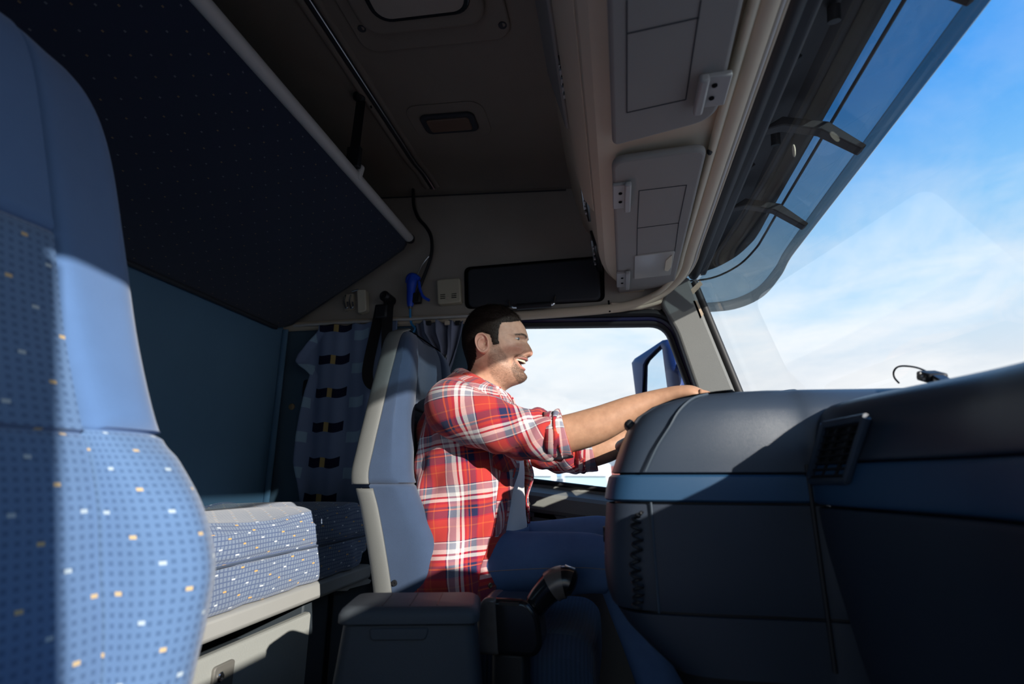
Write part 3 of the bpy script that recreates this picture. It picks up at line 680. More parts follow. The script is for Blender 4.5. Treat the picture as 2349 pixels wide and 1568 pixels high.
def seat_cushion(parent, yc, x0, x1, z0, z1, hw, m, mc, base_m, bz=0.0):
    G = []
    for x in np.concatenate([[x0], np.linspace(x0 + 0.03, x1 - 0.06, 10), x1 - 0.06 + 0.06 * np.sin(np.linspace(0.2, np.pi / 2, 6))]):
        e = max(0, (x - (x1 - 0.06)) / 0.06); zt = z1 - 0.05 * (1 - math.sqrt(max(0, 1 - e * e)))
        row = [(x, yc + y, z) for y, z in [(-hw + 0.02, z0), (-hw, z0 + 0.03), (-hw, zt - 0.02), (-hw + 0.04, zt + 0.015), (-hw * 0.55, zt - 0.005), (0, zt - 0.01), (hw * 0.55, zt - 0.005), (hw - 0.04, zt + 0.015), (hw, zt - 0.02), (hw, z0 + 0.03), (hw - 0.02, z0)]]
        G.append(row)
    MB().grid(G, True, True, True).build('cushion', m, parent, sub=1)
    MB().box(((x0 + x1) / 2 - 0.02, yc, z0 - 0.03), (x1 - x0 - 0.06, hw * 1.9, 0.07)).build('cushion_pan', base_m, parent, bevel=0.01)
    # suspension bellows: stacked folds
    G = []
    zz = np.linspace(0.08, z0 - 0.06, 13)
    for i, z in enumerate(zz):
        g = 0.0 if i % 2 else -0.022
        G.append([((x0 + x1) / 2 - 0.02 + a, yc + b, z) for a, b in rrect(0.40 + 2 * g, hw * 1.75 + 2 * g, 0.05, 4)])
    MB().grid(G, True, True, True).build('suspension_bellows', MT['rubber'], parent, angle=20)
    MB().box(((x0 + x1) / 2 - 0.02, yc, 0.04), (0.46, hw * 1.9, 0.08)).build('base', MT['black'], parent, bevel=0.01)
# ---- passenger seat, close to the camera
ps = thing('passenger_seat', (-0.55, 0.36, 0.0), 'large blue passenger seat with checked flecked cloth, nearest the camera', 'seat')
seat_back(ps, 0.36, [(0.48, -0.50, -0.53, -0.74, 0.25, 0.165), (0.66, -0.494, -0.545, -0.75, 0.262, 0.165), (0.74, -0.488, -0.555, -0.76, 0.266, 0.162),
                     (0.80, -0.488, -0.57, -0.77, 0.266, 0.160), (0.864, -0.514, -0.585, -0.78, 0.264, 0.157), (0.92, -0.556, -0.603, -0.79, 0.262, 0.152),
                     (0.96, -0.592, -0.617, -0.795, 0.259, 0.146), (1.08, -0.645, -0.655, -0.82, 0.256, 0.130), (1.22, -0.692, -0.690, -0.85, 0.252, 0.115),
                     (1.377, -0.742, -0.735, -0.88, 0.243, 0.100), (1.46, -0.772, -0.765, -0.895, 0.225, 0.092), (1.505, -0.798, -0.79, -0.90, 0.195, 0.082), (1.53, -0.83, -0.828, -0.895, 0.155, 0.07)],
          None, dict(plain=MT['seat_plain'], grid=MT['seat_grid'], shell=MT['shell']),
          dict(centre=[(0.48, 0.95, 'lower_panel', 'grid'), (0.95, 1.20, 'backrest_panel', 'grid'), (1.20, 1.53, 'headrest', 'plain')],
               bolster=[(0.48, 0.955, 'side_bolster', 'grid'), (0.955, 1.53, 'side_wing', 'plain')],
               shell=[(0.48, 1.50, 'back_shell')]))
seat_cushion(ps, 0.36, -0.62, -0.10, 0.36, 0.50, 0.25, MT['seat_plain'], None, MT['black'])
# ---- driver seat
ds = thing('driver_seat', (-0.4, 1.45, 0.0), 'navy driver seat with grey plastic back shell behind the man', 'seat')
seat_back(ds, 1.45, [(0.42, -0.40, -0.44, -0.54, 0.23, 0.15), (0.56, -0.405, -0.46, -0.545, 0.235, 0.15), (0.65, -0.410, -0.475, -0.556, 0.237, 0.15),
                     (0.75, -0.428, -0.49, -0.578, 0.24, 0.15), (0.83, -0.465, -0.512, -0.60, 0.24, 0.15), (0.90, -0.497, -0.530, -0.622, 0.24, 0.145),
                     (0.97, -0.505, -0.535, -0.615, 0.237, 0.14), (1.05, -0.512, -0.54, -0.605, 0.228, 0.13), (1.13, -0.516, -0.54, -0.597, 0.215, 0.12),
                     (1.20, -0.520, -0.540, -0.590, 0.20, 0.11), (1.26, -0.530, -0.545, -0.585, 0.185, 0.10), (1.295, -0.548, -0.555, -0.580, 0.155, 0.08)],
          None, dict(plain=MT['dseat'], mid=MT['dseat_mid'], shell=MT['shell']),
          dict(centre=[(0.42, 1.08, 'backrest_panel', 'mid'), (1.08, 1.295, 'headrest', 'plain')],
               bolster=[(0.42, 0.885, 'side_bolster', 'plain'), (0.885, 1.295, 'side_wing', 'plain')],
               shell=[(0.42, 0.875, 'lower_shell'), (0.885, 1.28, 'upper_shell')]))
seat_cushion(ds, 1.45, -0.50, -0.07, 0.42, 0.565, 0.235, MT['dseat_mid'], None, MT['black'])
p = at(902, 1338, Y=1.205)
MB().lathe([(0, 0), (0.007, 0), (0.006, 0.003), (0.002, 0.003), (0.002, 0.001), (0, 0.001)], (p.x, 1.212, p.z), (0, -1, 0), 14).build('shell_screw', MT['black'], ds)

# ================================================================== CURTAINS
def curtain_mat():
    m = bpy.data.materials.new('patterned_blue_curtain'); m.use_nodes = True; t = NT(m.node_tree); b = t.n['Principled BSDF']
    tc = t.add('ShaderNodeTexCoord'); sep = t.add('ShaderNodeSeparateXYZ'); t.l.new(tc.outputs['UV'], sep.inputs[0]); u, v = sep.outputs[0], sep.outputs[1]
    per = 0.138
    n = t.noise(tc.outputs['Object'], 7.0, 3.0); base = t.mix(n, (0.14, 0.19, 0.31, 1), (0.19, 0.25, 0.38, 1))
    fv = t.m('FRACT', t.m('DIVIDE', v, per)); row = t.m('LESS_THAN', fv, 0.27)
    au = t.m('ABSOLUTE', u); nav = t.m('MULTIPLY', t.m('LESS_THAN', au, 0.068), row); gold = t.m('MULTIPLY', t.m('LESS_THAN', au, 0.0115), row)
    fv2 = t.m('FRACT', t.m('DIVIDE', t.m('ADD', v, 0.055), per)); row2 = t.m('LESS_THAN', fv2, 0.30)
    pal = t.m('MULTIPLY', t.m('MULTIPLY', t.m('GREATER_THAN', u, 0.085), t.m('LESS_THAN', u, 0.15)), row2)
    left = t.m('MULTIPLY', t.m('LESS_THAN', u, -0.085), row2)
    col = t.mix(t.m('MAXIMUM', pal, left), base, (0.25, 0.37, 0.48, 1)); col = t.mix(nav, col, (0.010, 0.013, 0.035, 1)); col = t.mix(gold, col, (0.45, 0.32, 0.12, 1))
    t.put(b.inputs['Base Color'], col); b.inputs['Roughness'].default_value = 0.9; b.inputs['Specular IOR Level'].default_value = 0.15
    return m
MT['curtain'] = curtain_mat()
MT['curtain_grey'] = mat('slate_curtain_cloth', (0.20, 0.22, 0.30), 0.9, 0.15, vary=0.15)
cur = thing('curtain', (-1.1, 1.93, 0.8), 'blue curtain printed with navy and gold blocks beside the bunk', 'curtain')
Ltop = [(757, 738), (785, 716), (812, 692), (830, 686), (848, 704), (862, 716), (900, 706), (950, 696), (1000, 688), (1060, 682), (1110, 690), (1155, 694)]
zL = [at(b, a, Y=1.93).z for a, b in Ltop]; xL = [at(b, a, Y=1.93).x for a, b in Ltop]
cnav = [(at(772, 775, Y=1.93).z, at(772, 775, Y=1.93).x), (at(740, 1083, Y=1.93).z, at(740, 1083, Y=1.93).x)]
zs_ = np.linspace(1.52, 0.79, 110); rows = []; uvs = []
for z in zs_:
    xl = np.interp(z, zL[::-1], xL[::-1]); xc = np.interp(z, [cnav[1][0], cnav[0][0]], [cnav[1][1], cnav[0][1]]); xr = -0.86
    ts = np.linspace(0, 1, 60); row = []; uu = []
    arc = 0; prev = None
    for t in ts:
        x = xl + (xr - xl) * t
        f = 1 - (z - 0.79) / 0.75
        y = 1.925 + 0.010 * math.sin(x * 40 + 0.8 * math.sin(z * 5)) * (0.5 + 0.5 * f) + 0.003 * math.sin(x * 90 + z * 3) - 0.02 * (t < 0.08) * (0.08 - t) / 0.08
        row.append((x, y, z + 0.004 * math.sin(x * 70))); uu.append((x - xc, z - zs_[0] + 0.02 - 0.012 * math.sin(x * 18)))
    rows.append(row); uvs.append(uu)
MB().grid(rows, uv=uvs).build('cloth', MT['curtain'], cur, solid=0.003)
tube_obj('curtain_track', [(-1.34, 1.935, 1.532), (-0.52, 1.935, 1.528)], 0.006, MT['rail'], cur)
cur2 = thing('curtain', (-0.7, 1.93, 1.3), 'plain grey-blue curtain gathered behind the driver headrest', 'curtain')
rows = []
pts = [(742, 955, 1062), (770, 960, 1058), (800, 985, 1050), (830, 1000, 1040), (855, 1008, 1030)]
for k in np.linspace(0, 1, 30):
    py = 742 + k * 120; xa = np.interp(py, [q[0] for q in pts], [q[1] for q in pts]); xb = np.interp(py, [q[0] for q in pts], [q[2] for q in pts])
    a, b = at(xa, py, Y=1.935), at(xb, py, Y=1.935); row = []
    for t in np.linspace(0, 1, 48):
        p = a.lerp(b, float(t)); row.append((p.x, 1.93 + 0.022 * math.sin(t * 22 + k) * (1 - 0.3 * k) + 0.006 * math.sin(t * 51), p.z + 0.012 * abs(math.sin(t * 11)) * (1 - k)))
    rows.append(row)
MB().grid(rows).build('cloth', MT['curtain_grey'], cur2, solid=0.003)
for px in (985, 1028, 1052):
    p = at(px, 742, Y=1.925)
    MB().box((p.x, 1.915, p.z), (0.022, 0.012, 0.018)).build('hook', MT['beige'] if px == 1028 else MT['black'], cur2, bevel=0.003)

# ================================================================== THINGS ON THE DRIVER'S SIDE WALL
YW = Y1 - 0.003
def plate_px(pxs, y, th, m, name, parent, r=0.01, bevel=0.004):
    P = [(at(a, b, Y=y).x, at(a, b, Y=y).z) for a, b in pxs]
    return MB().prism([(x, y, z) for x, z in rpoly(P, r, 6)], (0, th, 0)).build(name, m, parent, bevel=bevel, seg=3)
sv = thing('side_visor', tuple(at(1225, 690, Y=1.95)), 'black padded side sun visor folded against the wall above the driver', 'sun visor')
plate_px([(1072, 616), (1374, 590), (1378, 686), (1074, 704)], 1.950, 0.024, MT['padblack'], 'pad', sv, 0.025, 0.008)
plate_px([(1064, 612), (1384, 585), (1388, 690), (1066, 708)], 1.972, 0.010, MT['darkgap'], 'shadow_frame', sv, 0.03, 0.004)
gh = thing('grab_handle', tuple(at(1225, 700, Y=1.93)), 'black bar grab handle with chrome ends below the side visor', 'handle')
a, b = at(1186, 704, Y=1.925), at(1264, 698, Y=1.925)
tube_obj('grip', [tuple(a), tuple(b)], 0.0125, MT['black'], gh, n=14)
for p, q in ((a, at(1172, 692, Y=1.975)), (b, at(1276, 683, Y=1.975))):
    mid = Vector(((p.x * 0.25 + q.x * 0.75), 1.928, p.z + 0.006))
    tube_obj('bracket', crom([tuple(p), tuple(mid), (q.x, 1.95, q.z), tuple(q)], 5), 0.005, MT['chrome'], gh, n=8)
bx = thing('alarm_box', tuple(at(1029, 696, Y=1.96)), 'small beige plastic alarm box with slots on the side wall', 'alarm')
plate_px([(1001, 641), (1054, 636), (1057, 692), (1004, 698)], 1.945, 0.035, MT['boxbeige'], 'case', bx, 0.012, 0.005)
for px0 in (1010, 1036):
    for k in range(3):
        a, b = at(px0, 676 + k * 4.2 - (px0 > 1020) * 2, Y=1.944), at(px0 + 11, 675 + k * 4.2 - (px0 > 1020) * 2, Y=1.944)
        tube_obj('slot', [tuple(a), tuple(b)], 0.0016, MT['darkgap'], bx, n=5)
p = at(1027, 684, Y=1.944)
MB().lathe([(0, 0), (0.006, 0), (0.005, 0.003), (0, 0.003)], tuple(p), (0, -1, 0), 12).build('button', MT['beige'], bx)
# power socket with hanging black cable
sk = thing('wall_socket', tuple(at(948, 418, Y=1.96)), 'small grey socket with black cable high on the side wall', 'socket')
plate_px([(938, 407), (958, 406), (958, 429), (939, 430)], 1.950, 0.03, MT['black'], 'housing', sk, 0.004, 0.003)
plate_px([(941, 409), (956, 408), (956, 424), (942, 425)], 1.944, 0.008, MT['steel'], 'plug', sk, 0.003, 0.002)
cp = [(948, 428), (948, 452), (950, 475), (960, 500), (977, 520), (988, 540), (991, 565), (988, 590), (978, 620), (966, 650), (958, 672)]
tag(tube_obj('cable', crom([tuple(at(a, b, Y=1.95)) for a, b in cp], 5), 0.0075, MT['black'], None, n=8), 'black cable hanging in a curve from the wall socket to the air gun', 'cable')
# blue air gun
ag = thing('air_gun', tuple(at(945, 700, Y=1.94)), 'blue air blow gun hung on the side wall with thin nozzle', 'air gun')
G3 = lambda l, y=1.94: [tuple(at(a, b, Y=y)) for a, b in l]
MB().tube(crom(G3([(948, 632), (944, 655), (942, 680), (941, 703)]), 4), [0.019, 0.021, 0.022, 0.022, 0.021, 0.019, 0.018, 0.017, 0.0165, 0.016, 0.015, 0.014, 0.011], 14).build('handle', MT['bluegun'], ag)
MB().tube(crom(G3([(934, 650), (942, 637), (952, 634), (962, 640)]), 4), [0.008, 0.012, 0.016, 0.018, 0.019, 0.019, 0.018, 0.016, 0.014, 0.012, 0.011, 0.010, 0.008], 12).build('head', MT['bluegun'], ag)
tube_obj('nozzle', crom(G3([(956, 634), (966, 612), (974, 600), (984, 588)]), 4), 0.0035, MT['chrome'], ag, n=8)
tube_obj('trigger', crom(G3([(961, 645), (964, 665), (971, 680), (985, 689)]), 4), 0.006, MT['bluegun'], ag, squash=0.5)
tube_obj('swivel', G3([(941, 702), (941, 709)]), 0.007, MT['steel'], ag)
tube_obj('hose', crom(G3([(941, 708), (941, 725), (944, 742), (952, 752), (948, 762), (936, 768)]), 5), 0.005, MT['bluehose'], ag, n=8)
MB().box(tuple(at(957, 684, Y=1.945)), (0.036, 0.03, 0.045)).build('holder', MT['black'], ag, bevel=0.006)
# seat belt
sb = thing('seat_belt', tuple(at(880, 885, Y=1.93)), 'black seat belt hanging from its anchor beside the driver seat', 'seat belt')
p = at(893, 687, Y=1.95)
MB().lathe([(0, 0), (0.022, 0), (0.022, 0.070), (0.014, 0.080), (0.009, 0.07), (0, 0.07)], (p.x, 1.97, p.z), (0, -1, 0), 18).build('anchor', MT['black'], sb)
ribbon(crom(G3([(893, 690), (892, 720), (889, 780), (884, 840), (876, 885), (862, 893), (850, 880), (845, 850), (850, 800), (862, 740), (872, 705)], 1.895), 4) + np.array([(0, -0.012 * math.sin(i / 3.2), 0) for i in range(41)]), 0.042, 0.003, (0.93, 0.36, 0)).build('webbing', MT['belt'], sb, bevel=0.0006)
p = at(886, 722, Y=1.93)
MB().box((p.x, 1.885, p.z), (0.055, 0.025, 0.06)).build('guide', MT['black'], sb, bevel=0.008)
# coat-hook latch
lk = thing('wall_latch', tuple(at(815, 715, Y=1.96)), 'beige latch with small chrome hooks below the upper bunk', 'latch')
plate_px([(818, 664), (838, 662), (840, 712), (820, 718)], 1.945, 0.035, MT['beige_l'], 'cover', lk, 0.010, 0.005)
plate_px([(788, 676), (810, 672), (811, 708), (790, 712)], 1.962, 0.018, MT['beige'], 'base_plate', lk, 0.006, 0.003)
for px in (793, 805):
    tube_obj('hook', crom(G3([(px, 676), (px - 3, 690), (px, 706), (px + 5, 704), (px + 4, 692)], 1.95), 4), 0.0035, MT['chrome'], lk, n=8)
tube_obj('pivot', G3([(808, 668), (822, 664)], 1.945), 0.004, MT['chrome'], lk)

# ================================================================== BOX BETWEEN THE SEATS, GEAR UNIT
cb = thing('storage_box', (-0.365, 0.99, 0.0), 'charcoal plastic storage box with lid between the seats', 'box')
cbR = Matrix.Rotation(math.radians(13), 3, 'Z'); cb0 = Vector((-0.368, 0.935, -0.010))
def cbp(x, y, z): return tuple(cb0 + cbR @ Vector((x, y, z)))
G = []
for z, w, y0, y1 in [(0.0, 0.330, -0.012, 0.135), (0.56, 0.252, 0.0, 0.130), (0.664, 0.228, 0.004, 0.128)]:
    G.append([cbp(x, y, z) for x, y in rrect(w, y1 - y0, 0.020, 5, 0, (y0 + y1) / 2)])
MB().grid(G, True, True, True).build('body', MT['boxplast'], cb, angle=40)
G = []
for z, e in [(0.666, 0.003), (0.668, 0.005), (0.680, 0.005), (0.688, 0.001), (0.693, -0.006)]:
    G.append([cbp(x, y, z) for x, y in rrect(0.234 + 2 * e, 0.128 + 2 * e, 0.020, 6, 0, 0.066)])
lid = MB().grid(G, True, True, True).build('lid', MT['boxplast'], cb, angle=35)
for k in range(3):
    MB().box(cbp(-0.048 + 0.048 * k, 0.066, 0.6935), (0.0015, 0.10, 0.001), cbR).build('lid_groove', MT['black'], lid)
MB().prism([cbp(-0.012 + a, 0.0035, 0.651 + b) for a, b in rpoly([(-0.054, 0.010), (0.049, 0.010), (0.044, -0.009), (-0.049, -0.009)], 0.007, 4)], tuple(cbR @ Vector((0, -0.004, 0)))).build('finger_grip', MT['boxplast'], cb, bevel=0.003)
gu = thing('gear_unit', (-0.22, 1.12, 0.40), 'glossy black gear lever unit wrapped with brown tape', 'gear lever')
P = rpoly([(-0.290, 0.568), (-0.288, 0.650), (-0.275, 0.668), (-0.190, 0.668), (-0.166, 0.640), (-0.160, 0.585), (-0.175, 0.566)], 0.014, 5)
MB().prism([(x, 1.103, z) for x, z in P], (0, 0.085, 0)).build('housing', MT['gloss'], gu, bevel=0.010, seg=3)
P2 = offs(np.array(P)[::-1], 0.0012)
Pt = [(x, z) for x, z in rpoly([(-0.2915, 0.5665), (-0.2895, 0.6515), (-0.275, 0.6695), (-0.250, 0.6695), (-0.243, 0.5665)], 0.010, 4)]
MB().prism([(x, 1.1015, z) for x, z in Pt], (0, 0.088, 0)).build('tape_wrap', MT['tape'], gu, bevel=0.009, seg=3)
G = []
a, b = Vector((-0.178, 1.143, 0.655)), Vector((-0.108, 1.143, 0.700))
P = crom([(-0.186, 1.143, 0.640), (-0.165, 1.143, 0.668), (-0.140, 1.143, 0.690), (-0.115, 1.143, 0.697), (-0.095, 1.143, 0.690)], 5)
MB().tube(P, np.interp(np.linspace(0, 1, len(P)), [0, 0.3, 0.6, 0.85, 0.97, 1], [0.022, 0.026, 0.031, 0.030, 0.020, 0.006]), 18).build('lever_handle', MT['gloss'], gu)
MB().tube(P[9:15], [0.0315] * 6, 18, False).build('handle_tape', MT['tape'], gu)
tube_obj('release_button', [(-0.118, 1.140, 0.724), (-0.104, 1.140, 0.719)], 0.006, MT['chrome'], gu)
MB().box((-0.23, 1.152, 0.28), (0.07, 0.06, 0.58)).build('mounting_post', MT['black'], gu, bevel=0.01)
MB().box((-0.225, 1.102, 0.660), (0.04, 0.003, 0.006)).build('slider', MT['black'], gu)

# ================================================================== DASHBOARD
dash = thing('dashboard', (0.35, 0.9, 0.0), 'dark dashboard with blue band and centre console block', 'dashboard')
def outline(xe, d):
    pts = [(0.62, 0.93 + 1.6 * d), (0.45, 0.945 + 1.3 * d), (0.335, 0.950 + d), (0.295 + 0.15 * max(0, xe - 0.1), 0.953 + d), (0.66 * 0.295 + 0.34 * (xe + 0.07) + 0.1 * max(0, xe - 0.1), 0.950 + d), (0.33 * 0.295 + 0.67 * (xe + 0.07), 0.948 + d), (xe + 0.070, 0.950 + d), (xe + 0.030, 0.958 + d), (xe + 0.008, 0.978 + d), (xe, 1.01 + d), (xe, 1.025 - 0.5 * d), (xe + 0.012, 1.055 - 0.6 * d), (xe + 0.05, 1.085 - 0.6 * d), (xe + 0.13, 1.10 - 0.6 * d), (xe + 0.26, 1.105 - 0.6 * d), (0.62, 1.11 - 0.6 * d)]
    return crom(pts, 6)
def levels(name, L, m, slope=0.0, bev=0):
    G = [[(x, y, z + slope * (x - 0.02)) for x, y in outline(xe, d)] for z, xe, d in L]
    return MB().grid(G).build(name, m, dash, angle=40)
def rseam(L, e=0.004):
    """tuck both edges inwards so that neighbouring panels show a recessed joint"""
    a = list(L[0]); b = list(L[-1])
    return [(a[0] - 0.001, a[1] + e, a[2] + e)] + [tuple(a)] + L[1:-1] + [tuple(b)] + [(b[0] + 0.001, b[1] + e, b[2] + e)]
levels('console_top', [(0.907, -0.006, 0.004), (0.909, -0.012, 0.0), (0.93, -0.004, 0.0), (0.955, 0.006, 0.001), (0.985, 0.020, 0.005), (1.010, 0.040, 0.010), (1.028, 0.068, 0.019), (1.041, 0.105, 0.032), (1.048, 0.14, 0.044), (1.052, 0.18, 0.058), (1.053, 0.205, 0.070)], MT['dash'])
levels('console_band', rseam([(0.861, -0.023, 0.0), (0.864, -0.027, -0.003), (0.883, -0.023, -0.004), (0.901, -0.018, -0.003), (0.904, -0.014, 0.0)]), MT['dashblue'])
levels('console_lower', rseam([(0.692, -0.020, 0.003), (0.712, -0.028, 0.0), (0.75, -0.032, -0.001), (0.80, -0.030, -0.001), (0.856, -0.024, 0.0)]), MT['dashlow'], -0.0)
levels('console_base', rseam([(0.60, 0.070, 0.006), (0.63, 0.035, 0.005), (0.66, 0.004, 0.004), (0.686, -0.014, 0.004)]), MT['dashlow'])
levels('console_core', [(0.10, 0.16, 0.04), (0.55, 0.10, 0.02), (0.62, 0.06, 0.012), (0.69, 0.0, 0.010), (0.86, -0.010, 0.008), (0.905, 0.002, 0.010), (0.96, 0.022, 0.016)], MT['black'])
MB().box((0.32, 1.05, 0.44), (0.42, 0.24, 0.30)).build('bottom_box', MT['dashlow'], dash, bevel=0.02, seg=3)
# passenger side: loft along Y
PP = dict(passenger_top=[(0.66, 1.035), (0.54, 1.034), (0.47, 1.029), (0.440, 1.022), (0.416, 1.010), (0.401, 0.988), (0.392, 0.955), (0.388, 0.930), (0.390, 0.924), (0.397, 0.922)],
          passenger_band=[(0.397, 0.921), (0.386, 0.920), (0.382, 0.915), (0.380, 0.890), (0.380, 0.865), (0.384, 0.859), (0.396, 0.858)],
          glove_panel=[(0.396, 0.856), (0.386, 0.854), (0.384, 0.845), (0.390, 0.78), (0.41, 0.66), (0.43, 0.55), (0.45, 0.40), (0.46, 0.10)])
def xoff(y):
    k = min(1, max(0, (y - 0.66) / 0.30)); return -0.075 * k * k * (3 - 2 * k)
for nm, pf in PP.items():
    sm = crom(pf, 3)
    G = [[(x + xoff(y) * min(1, max(0, (0.62 - x) / 0.2)), y, z) for x, z in sm] for y in np.concatenate([np.linspace(Y0, 0.64, 8), np.linspace(0.68, 0.95, 12)])]
    MB().grid(G).build(nm, {'passenger_top': MT['dash'], 'passenger_band': MT['dashblue'], 'glove_panel': MT['dashlow']}[nm], dash, angle=40)
sm = crom([(0.47, 1.00), (0.425, 0.985), (0.408, 0.95), (0.402, 0.92), (0.401, 0.86), (0.405, 0.80), (0.44, 0.6)], 3)
G = [[(x + xoff(y), y, z) for x, z in sm] for y in np.concatenate([np.linspace(Y0, 0.64, 8), np.linspace(0.68, 0.95, 12)])]
MB().grid(G).build('passenger_core', MT['black'], dash)
G = [[(x, y, 1.043 - 0.010 * (x < 0.35)) for y in np.linspace(1.03, 1.99, 12)] for x in np.linspace(0.33, 0.68, 6)]
MB().grid(G).build('dash_top', MT['dash'], dash)
G = [[(0.33 + 0.03 * (z < 0.9), y, z) for y in (1.14, 1.99)] for z in (0.2, 0.80, 1.035)]
MB().grid(G).build('instrument_panel', MT['dashlow'], dash)
# unseen block added on the passenger dash to shade the box and driver seat
MB().grid([[(x, y, z) for x, z in [(0.43, 1.00), (0.435, 1.085), (0.45, 1.098), (0.60, 1.105), (0.62, 1.00)]] for y in (-0.30, 0.0, 0.40)], True, True, True).build('dash_sun_block', MT['dash'], dash, bevel=0.01)
# joint line down the corner between the console block and passenger side
tube_obj('corner_joint', [(0.300, 0.949, z) for z in np.linspace(0.62, 0.92, 6)], 0.0035, MT['black'], dash, n=6)
cj = [(0.044, 0.9445, 0.910), (0.054, 0.9445, 0.93), (0.068, 0.945, 0.955), (0.090, 0.9485, 0.986), (0.104, 0.9545, 1.008), (0.121, 0.964, 1.026), (0.140, 0.978, 1.039), (0.165, 0.995, 1.047)]
MT['joint'] = mat('dash_joint_grey', (0.055, 0.075, 0.10), 0.5)
tube_obj('trim_joint', crom(cj, 3), 0.0022, MT['joint'], dash, n=6)
tube_obj('trim_joint', [(0.052, 0.9475, 0.690), (0.050, 0.946, 0.86)], 0.0020, MT['joint'], dash, n=6)
# air vent near the corner
vent = []
vc = [(1914, 978), (2006, 962), (1962, 1098), (1878, 1100)]
VP = [Vector((0.395 + xoff(y) - 0.012, y, z)) for y, z in [(0.905, 0.985), (0.80, 0.985), (0.80, 0.915), (0.905, 0.915)]]
def facept(y, z):
    x = np.interp(z, [0.922, 0.955, 0.982, 1.002], [0.389, 0.392, 0.400, 0.414]); return Vector((x + xoff(y), y, z))
V4 = []
for a, b in vc:
    best = None
    for y in np.linspace(0.6, 0.95, 141):
        x = 0.392 + xoff(y); p = at(a, b, X=x)
        if best is None or abs(p.y - y) < best[0]: best = (abs(p.y - y), p)
    V4.append(best[1] + Vector((-0.013, -0.004, 0)))
vt = MB().prism([tuple(p + Vector((0.004, 0.004, 0))) for p in V4], (0.02, 0.02, 0)).build('air_vent', MT['black'], dash, bevel=0.003)
ctr = sum(V4, Vector()) / 4
for i in range(4):
    p, q = V4[i], V4[(i + 1) % 4]
    tube_obj('vent_frame', [tuple(p + (p - ctr) * 0.06 - Vector((0.002, 0.002, 0))), tuple(q + (q - ctr) * 0.06 - Vector((0.002, 0.002, 0)))], 0.006, MT['dash'], vt, n=8)
for k in range(8):
    t = (k + 0.5) / 8; p = V4[0].lerp(V4[3], float(t)); q = V4[1].lerp(V4[2], t)
    tube_obj('vent_slat', [tuple(p.lerp(q, 0.06) - Vector((0.001, 0.001, 0))), tuple(p.lerp(q, 0.94) - Vector((0.001, 0.001, 0)))], 0.0042, MT['black'], vt, n=8, squash=0.5)
for k in (0.35, 0.7):
    tube_obj('vent_fin', [tuple(V4[0].lerp(V4[1], k)), tuple(V4[3].lerp(V4[2], k))], 0.003, MT['black'], vt, n=6)
# small vent and details on the console nose facing the driver
p = at(1470, 962, Y=1.02)
MB().box((0.028, 1.04, 0.992), (0.018, 0.06, 0.030), Matrix.Rotation(math.radians(-40), 3, 'Y')).build('nose_vent', MT['black'], dash, bevel=0.006)
for k in range(4):
    MB().box((-0.008 + 0.002 * k, 0.972, 0.800 + 0.008 * k - 0.012), (0.010, 0.008, 0.0035)).build('vent_slit', MT['black'], dash)
MB().lathe([(0, 0), (0.014, 0), (0.014, 0.003), (0, 0.003)], (-0.0305, 1.03, 0.80), (-1, 0, 0), 16).build('knob_hole', MT['black'], dash)
tube_obj('nose_seam', [(0.006, 0.962, 0.762), (-0.010, 0.968, 0.764), (-0.024, 0.985, 0.768), (-0.031, 1.01, 0.770), (-0.0315, 1.045, 0.770)], 0.002, MT['black'], dash, n=6)
# coiled cable
pth = crom([tuple(at(a, b, Y=0.942)) for a, b in [(1474, 1172), (1458, 1190), (1462, 1240), (1456, 1300), (1464, 1350), (1462, 1392)]], 30)
T = len(pth); hel = []
for i, q in enumerate(pth):
    a = i / T * 2 * math.pi * 13; r = 0.0075 * min(1, 4 * i / T)
    hel.append((q[0] + r * math.cos(a), q[1] - 0.004 + r * 0.5 * math.sin(a), q[2]))
tag(tube_obj('coiled_cord', crom(hel, 2), 0.0024, MT['black'], None, n=6), 'black coiled cord hanging down the side of the centre console', 'cord')
# gadget on the dash with cable loop
gd = thing('dash_gadget', (0.5, 0.93, 1.035), 'black dash-mounted device with a looping cable by the windscreen', 'device')
p = at(2128, 858, X=0.5)
MB().box((0.50, p.y - 0.01, p.z - 0.006), (0.03, 0.034, 0.016), Matrix.Rotation(math.radians(20), 3, 'X')).build('body', MT['black'], gd, bevel=0.004)
MB().box((0.50, p.y - 0.034, p.z - 0.016), (0.02, 0.05, 0.010), Matrix.Rotation(math.radians(32), 3, 'X')).build('arm', MT['gloss'], gd, bevel=0.003)
for k in range(3):
    MB().box((0.484, p.y - 0.010 - 0.004 * k, p.z + 0.000 - 0.0055 * k), (0.003, 0.004, 0.004)).build('key', MT['rail'], gd, bevel=0.001)
lp_ = [tuple(at(a, b, X=0.5)) for a, b in [(2128, 853), (2104, 843), (2075, 839), (2058, 842), (2050, 853), (2052, 866), (2062, 878)]]
tube_obj('cable_loop', crom(lp_, 5), 0.0016, MT['black'], gd, n=8)

